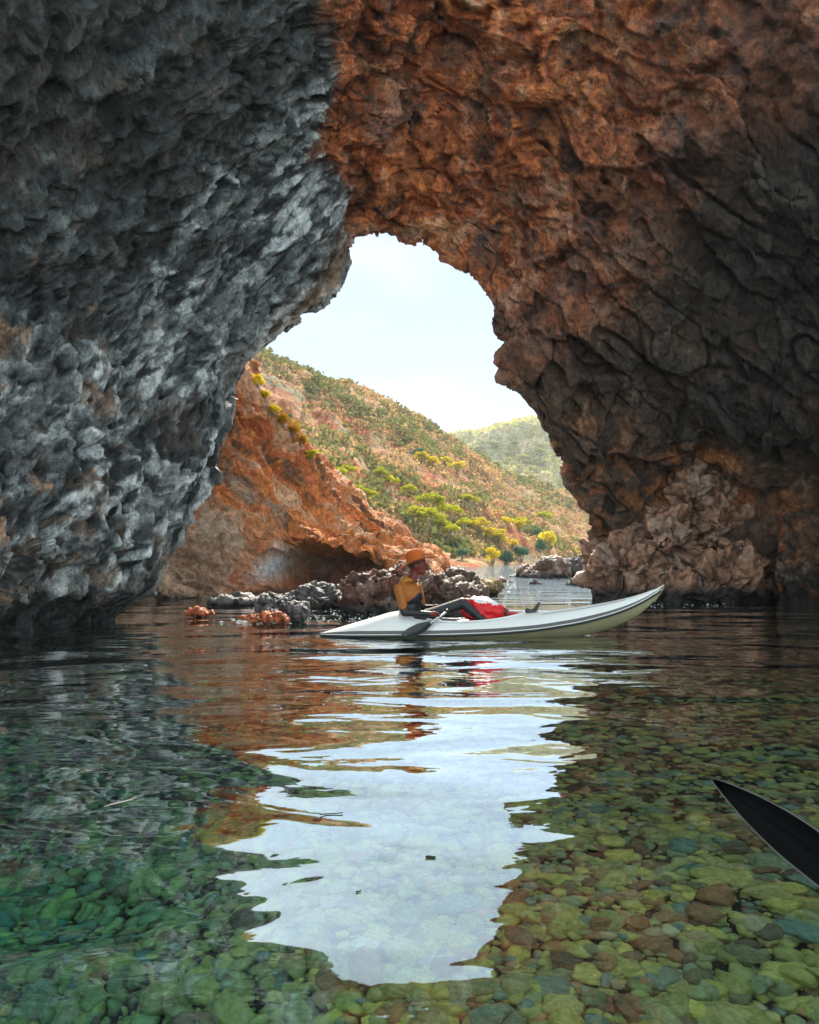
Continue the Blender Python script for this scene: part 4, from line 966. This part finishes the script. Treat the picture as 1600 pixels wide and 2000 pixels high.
# swim fin / shoe with toe up
v2, f2, n2 = fuse([E((0, 0, .02), (.055, .045, .03)), E((.055, 0, .045), (.05, .045, .028), (0, -.7, 0)), E((.085, 0, .09), (.055, .045, .018), (0, -1.0, 0)), E((-.035, 0, .035), (.03, .035, .03))], .007)
sh = mesh_obj('water_shoe', smooth_mesh(v2, f2, 2), f2, plain('charcoal_rubber', (.055, .052, .05), .55, vary=.25), None); sh.location = (1.44, KY + .02, .262); tag(sh, 'dark rubber shoe standing toe up on the kayak deck ahead of the red bag', 'shoe')

# the person's paddle: blade on the near deck edge, shaft in the hand
pad = empty('paddle', (0.33, KY - .25, .245)); tag(pad, 'black and white paddle held by the person with its blade on the kayak deck', 'paddle')
A = Vector((-.22, -.06, -.165)); Bq = Vector((.10, 0.0, .055)); ax_ = (Bq - A).normalized()
v_, f_ = tube([tuple(A + ax_ * .16), (0, 0.0, -.012), tuple(Bq)], [.0135] * 3, 10); mesh_obj('shaft', v_, f_, plain('alloy_shaft', (.72, .72, .74), .35), pad)
v_, f_ = tube([tuple(Vector((0, 0, -.012)) - ax_ * .10), tuple(Vector((0, 0, -.012)) - ax_ * .02)], [.0165] * 2, 10); mesh_obj('grip', v_, f_, M_black, pad)
v_, f_ = tube([tuple(Bq - ax_ * .004), tuple(Bq + ax_ * .025)], [.03, .026], 12); mesh_obj('end_knob', v_, f_, M_black, pad)
def blade(L_, W_, nx=18, ny=9, cup=0.03, tipk=0.75, tip=False):
    vv_ = []
    for side_ in (1, -1):
        for i in range(nx):
            t = i / (nx - 1); w = W_ / 2 * (max(0, 1 - abs(2 * t - 1.05) ** 2.6 / 1.12)) ** tipk * (0.55 + 0.45 * min(1, t * 2.4)) + .006 * (1 - t)
            if tip: w = W_ / 2 * (math.sin(math.pi * min(1, 0.5 * (1 - t) / 0.55)) ** 0.85 if t > .45 else 1.0) + .0015
            for j in range(ny):
                a = 2 * j / (ny - 1) - 1; th = 0.006 * (1 - a * a) * (1 - .6 * t) + 0.0015; vv_.append((t * L_, a * w, -cup * (1 - a * a) * math.sin(math.pi * min(t, .8)) + side_ * th + 0.10 * L_ * t * t))
    f_ = np.concatenate([grid_faces(nx, ny), grid_faces(nx, ny, nx * ny)[:, ::-1]]).tolist(); k0 = nx * ny
    for i in range(nx - 1):
        for j in (0, ny - 1): f_.append([i * ny + j, (i + 1) * ny + j, k0 + (i + 1) * ny + j, k0 + i * ny + j])
    f_.append([(nx - 1) * ny + j for j in range(ny)] + [k0 + (nx - 1) * ny + j for j in range(ny)][::-1])
    return np.array(vv_), f_
def place(v_, org, d, up):
    d = Vector(d).normalized(); up = Vector(up); s_ = d.cross(up).normalized(); u_ = s_.cross(d); Mx = np.array([d[:], s_[:], u_[:]]).T
    return v_ @ Mx.T + np.array(org)
bv, bf = blade(.40, .16); bv = place(bv, A + ax_ * .20, -ax_ + Vector((0, -.02, .12)), (0, -0.6, 0.8))
mesh_obj('blade', bv, bf, plain('dark_blade', (.03, .032, .036), .25), pad)
# the photographer's paddle at the right edge
t0, t1 = Vector(P(1424, 1516, 2.0)), Vector(P(1760, 1800, 1.5)); pd2 = empty('paddle', t1); tag(pd2, 'glossy black paddle blade reaching in over the stones at the right edge', 'paddle')
dd = (t0 - t1); bv, bf = blade(dd.length, .088, 26, 11, cup=.03, tip=True); bv = place(bv, (0, 0, 0), dd + Vector((0, 0, -.03)), (-.80, -.35, .45)); M_gloss = plain('black_gloss', (.004, .004, .0045), .55, spec=.06, bump=.12, bscale=30)
mesh_obj('blade', bv, bf, M_gloss, pd2)
top_ = bv[:26 * 11].reshape(26, 11, 3); M_edgeglint = plain('edge_glint', (.10, .10, .105), .3)
v_, f_ = tube([tuple(q_) for q_ in top_[1:, 5]], np.linspace(.007, .0015, 25), 8); mesh_obj('spine', v_, f_, M_gloss, pd2)
for j_ in (0, 10):
    v_, f_ = tube([tuple(q_) for q_ in top_[1:, j_]], np.linspace(.0022, .0012, 25), 6); mesh_obj('glint_bead', v_, f_, M_edgeglint, pd2)  # added grey beads imitate the bright highlight along the rim
v_, f_ = tube([tuple(dd.normalized() * .05), tuple(-dd.normalized() * .3 + Vector((.05, -.1, .02))), tuple(-dd.normalized() * .9 + Vector((.2, -.3, .06)))], [.014, .015, .015], 10); mesh_obj('shaft', v_, f_, M_gloss, pd2)

# ------------------------------------------------------------------ small things on the water
M_foamglint = plain('foam_glint_white', (.85, .86, .87), .7); fv, ff, fo = [], [], 0
fr = np.random.default_rng(31)
def foam_glint_at(px, py, rad, k=1):
    global fo
    v, f = ico(1); c = shore(px, py); rr = rad * fr.uniform(.5, 1.2)
    fv.append(v * np.array([rr * 1.5, rr, rr * .25]) + c + np.array([0, 0, rr * .06])); ff.append(f + fo); fo += len(v)
for _ in range(90): foam_glint_at(fr.normal(520, 32), fr.normal(1214, 2.0), .03)
for _ in range(150): foam_glint_at(fr.uniform(600, 775), fr.uniform(1183, 1216), .012)  # white flecks put in for sun sparkle on the ripples
for _ in range(70): foam_glint_at(fr.uniform(1200, 1420), fr.uniform(1174, 1186), .012)
for _ in range(40): foam_glint_at(fr.uniform(480, 780), fr.uniform(1290, 1420), .005)
tag(mesh_obj('foam_glints', np.concatenate(fv), np.concatenate(ff), M_foamglint), 'white froth flecks and painted sun glints on the water around the rocks', kind='stuff')
def floater(name, label, cat, px, py, ln, wd, rz, mat, curl=.01):
    c = shore(px, py); n_ = 9; vv_ = []
    for s_ in (1, -1):
        for i in range(n_):
            t = i / (n_ - 1); w = wd / 2 * math.sin(math.pi * (0.04 + .92 * t)) ** .7
            for j in (-1, 0, 1): vv_.append(((t - .5) * ln, j * w + curl * math.sin(t * 5), .0025 + s_ * .0018 * (1 - abs(j)) + curl * .4 * (2 * t - 1) ** 2))
    f_ = grid_faces(n_, 3).tolist() + grid_faces(n_, 3, 3 * n_)[:, ::-1].tolist()
    for i in range(n_ - 1):
        for j in (0, 2): f_.append([i * 3 + j, (i + 1) * 3 + j, 3 * n_ + (i + 1) * 3 + j, 3 * n_ + i * 3 + j])
    o = mesh_obj(name, vv_, f_, mat); o.location = c; o.rotation_euler = (0, 0, rz); tag(o, label, cat)
floater('leaf', 'pale slender leaf floating on the dark water at the left', 'leaf', 234, 1569, .145, .02, 1.05, plain('pale_leaf', (.62, .52, .44), .6, vary=.2))
M_twig = plain('dark_twig', (.02, .017, .014), .7)
floater('twig', 'dark bent twig floating on the bright sky reflection', 'twig', 647, 1591, .085, .009, .35, M_twig, .006)
floater('seaweed_scrap', 'small dark scrap floating on the blue reflection near the bottom', 'debris', 841, 1676, .032, .03, .3, M_twig, .004)
floater('seaweed_scrap', 'tiny dark speck floating low in the white reflection', 'debris', 700, 1743, .014, .012, .9, M_twig, .003)
# birds over the ridge
M_bird = plain('bird_grey', (.10, .10, .11), .8)
def bird(label, px, py, d, span, rz, bank):
    c = P(px, py, d); vv_, f_ = ell((0, 0, 0), (.34 * .5, .06, .055), (0, 0, 0), 2); vv_ = [tuple(q_) for q_ in vv_]; f_ = [list(g) for g in f_]
    for s_ in (-1, 1):
        o = len(vv_); vv_ += [(.06, s_ * .04, .02), (.10, s_ * .28, .14), (-.02, s_ * .55, .06), (-.06, s_ * .28, .12), (-.07, s_ * .04, .02), (.04, s_ * .28, .112)]
        f_ += [[o, o + 1, o + 3, o + 4], [o + 1, o + 2, o + 3], [o, o + 4, o + 3, o + 5], [o, o + 5, o + 1], [o + 1, o + 5, o + 2], [o + 5, o + 3, o + 2]]
    o = len(vv_); vv_ += [(-.14, -.02, 0), (-.14, .02, 0), (-.26, .05, .005), (-.26, -.05, .005), (-.2, 0, .02)]; f_ += [[o, o + 1, o + 2, o + 3], [o, o + 4, o + 1], [o + 1, o + 4, o + 2], [o + 2, o + 4, o + 3], [o + 3, o + 4, o]]
    ob = mesh_obj('bird', vv_, f_, M_bird, smooth=False); ob.location = c; ob.scale = (span,) * 3; ob.rotation_euler = (bank, 0, rz); tag(ob, label, 'bird', 'birds over the hill')
bird('largest bird flying above the hillside ridge', 827, 825, 120, 1.35, .4, .35); bird('small bird low beside the upper hill ridge', 745, 788, 150, 1.2, 2.2, -.2); bird('distant bird above the farther hill', 992, 829, 170, 1.0, 1.0, .3); bird('distant bird in the gap between the two hills', 942, 846, 170, 1.1, .2, .3)

# ------------------------------------------------------------------ the sea air, thin haze over the bay
hm, hnt, hout = material('sea_air'); hv = N(hnt, 'ShaderNodeVolumePrincipled'); hv.inputs['Density'].default_value = 0.0005; hv.inputs['Color'].default_value = (.92, .96, 1, 1)
hnt.links.new(hv.outputs[0], hout.inputs['Volume'])
hz = [(x, y, z) for x in (-520, 520) for y in (-520, 820) for z in (-14, 115)]
haze = mesh_obj('haze', hz, [[0, 1, 3, 2], [4, 6, 7, 5], [0, 4, 5, 1], [2, 3, 7, 6], [0, 2, 6, 4], [1, 5, 7, 3]], hm, smooth=False); tag(haze, 'thin pale sea haze over the bay', kind='stuff')
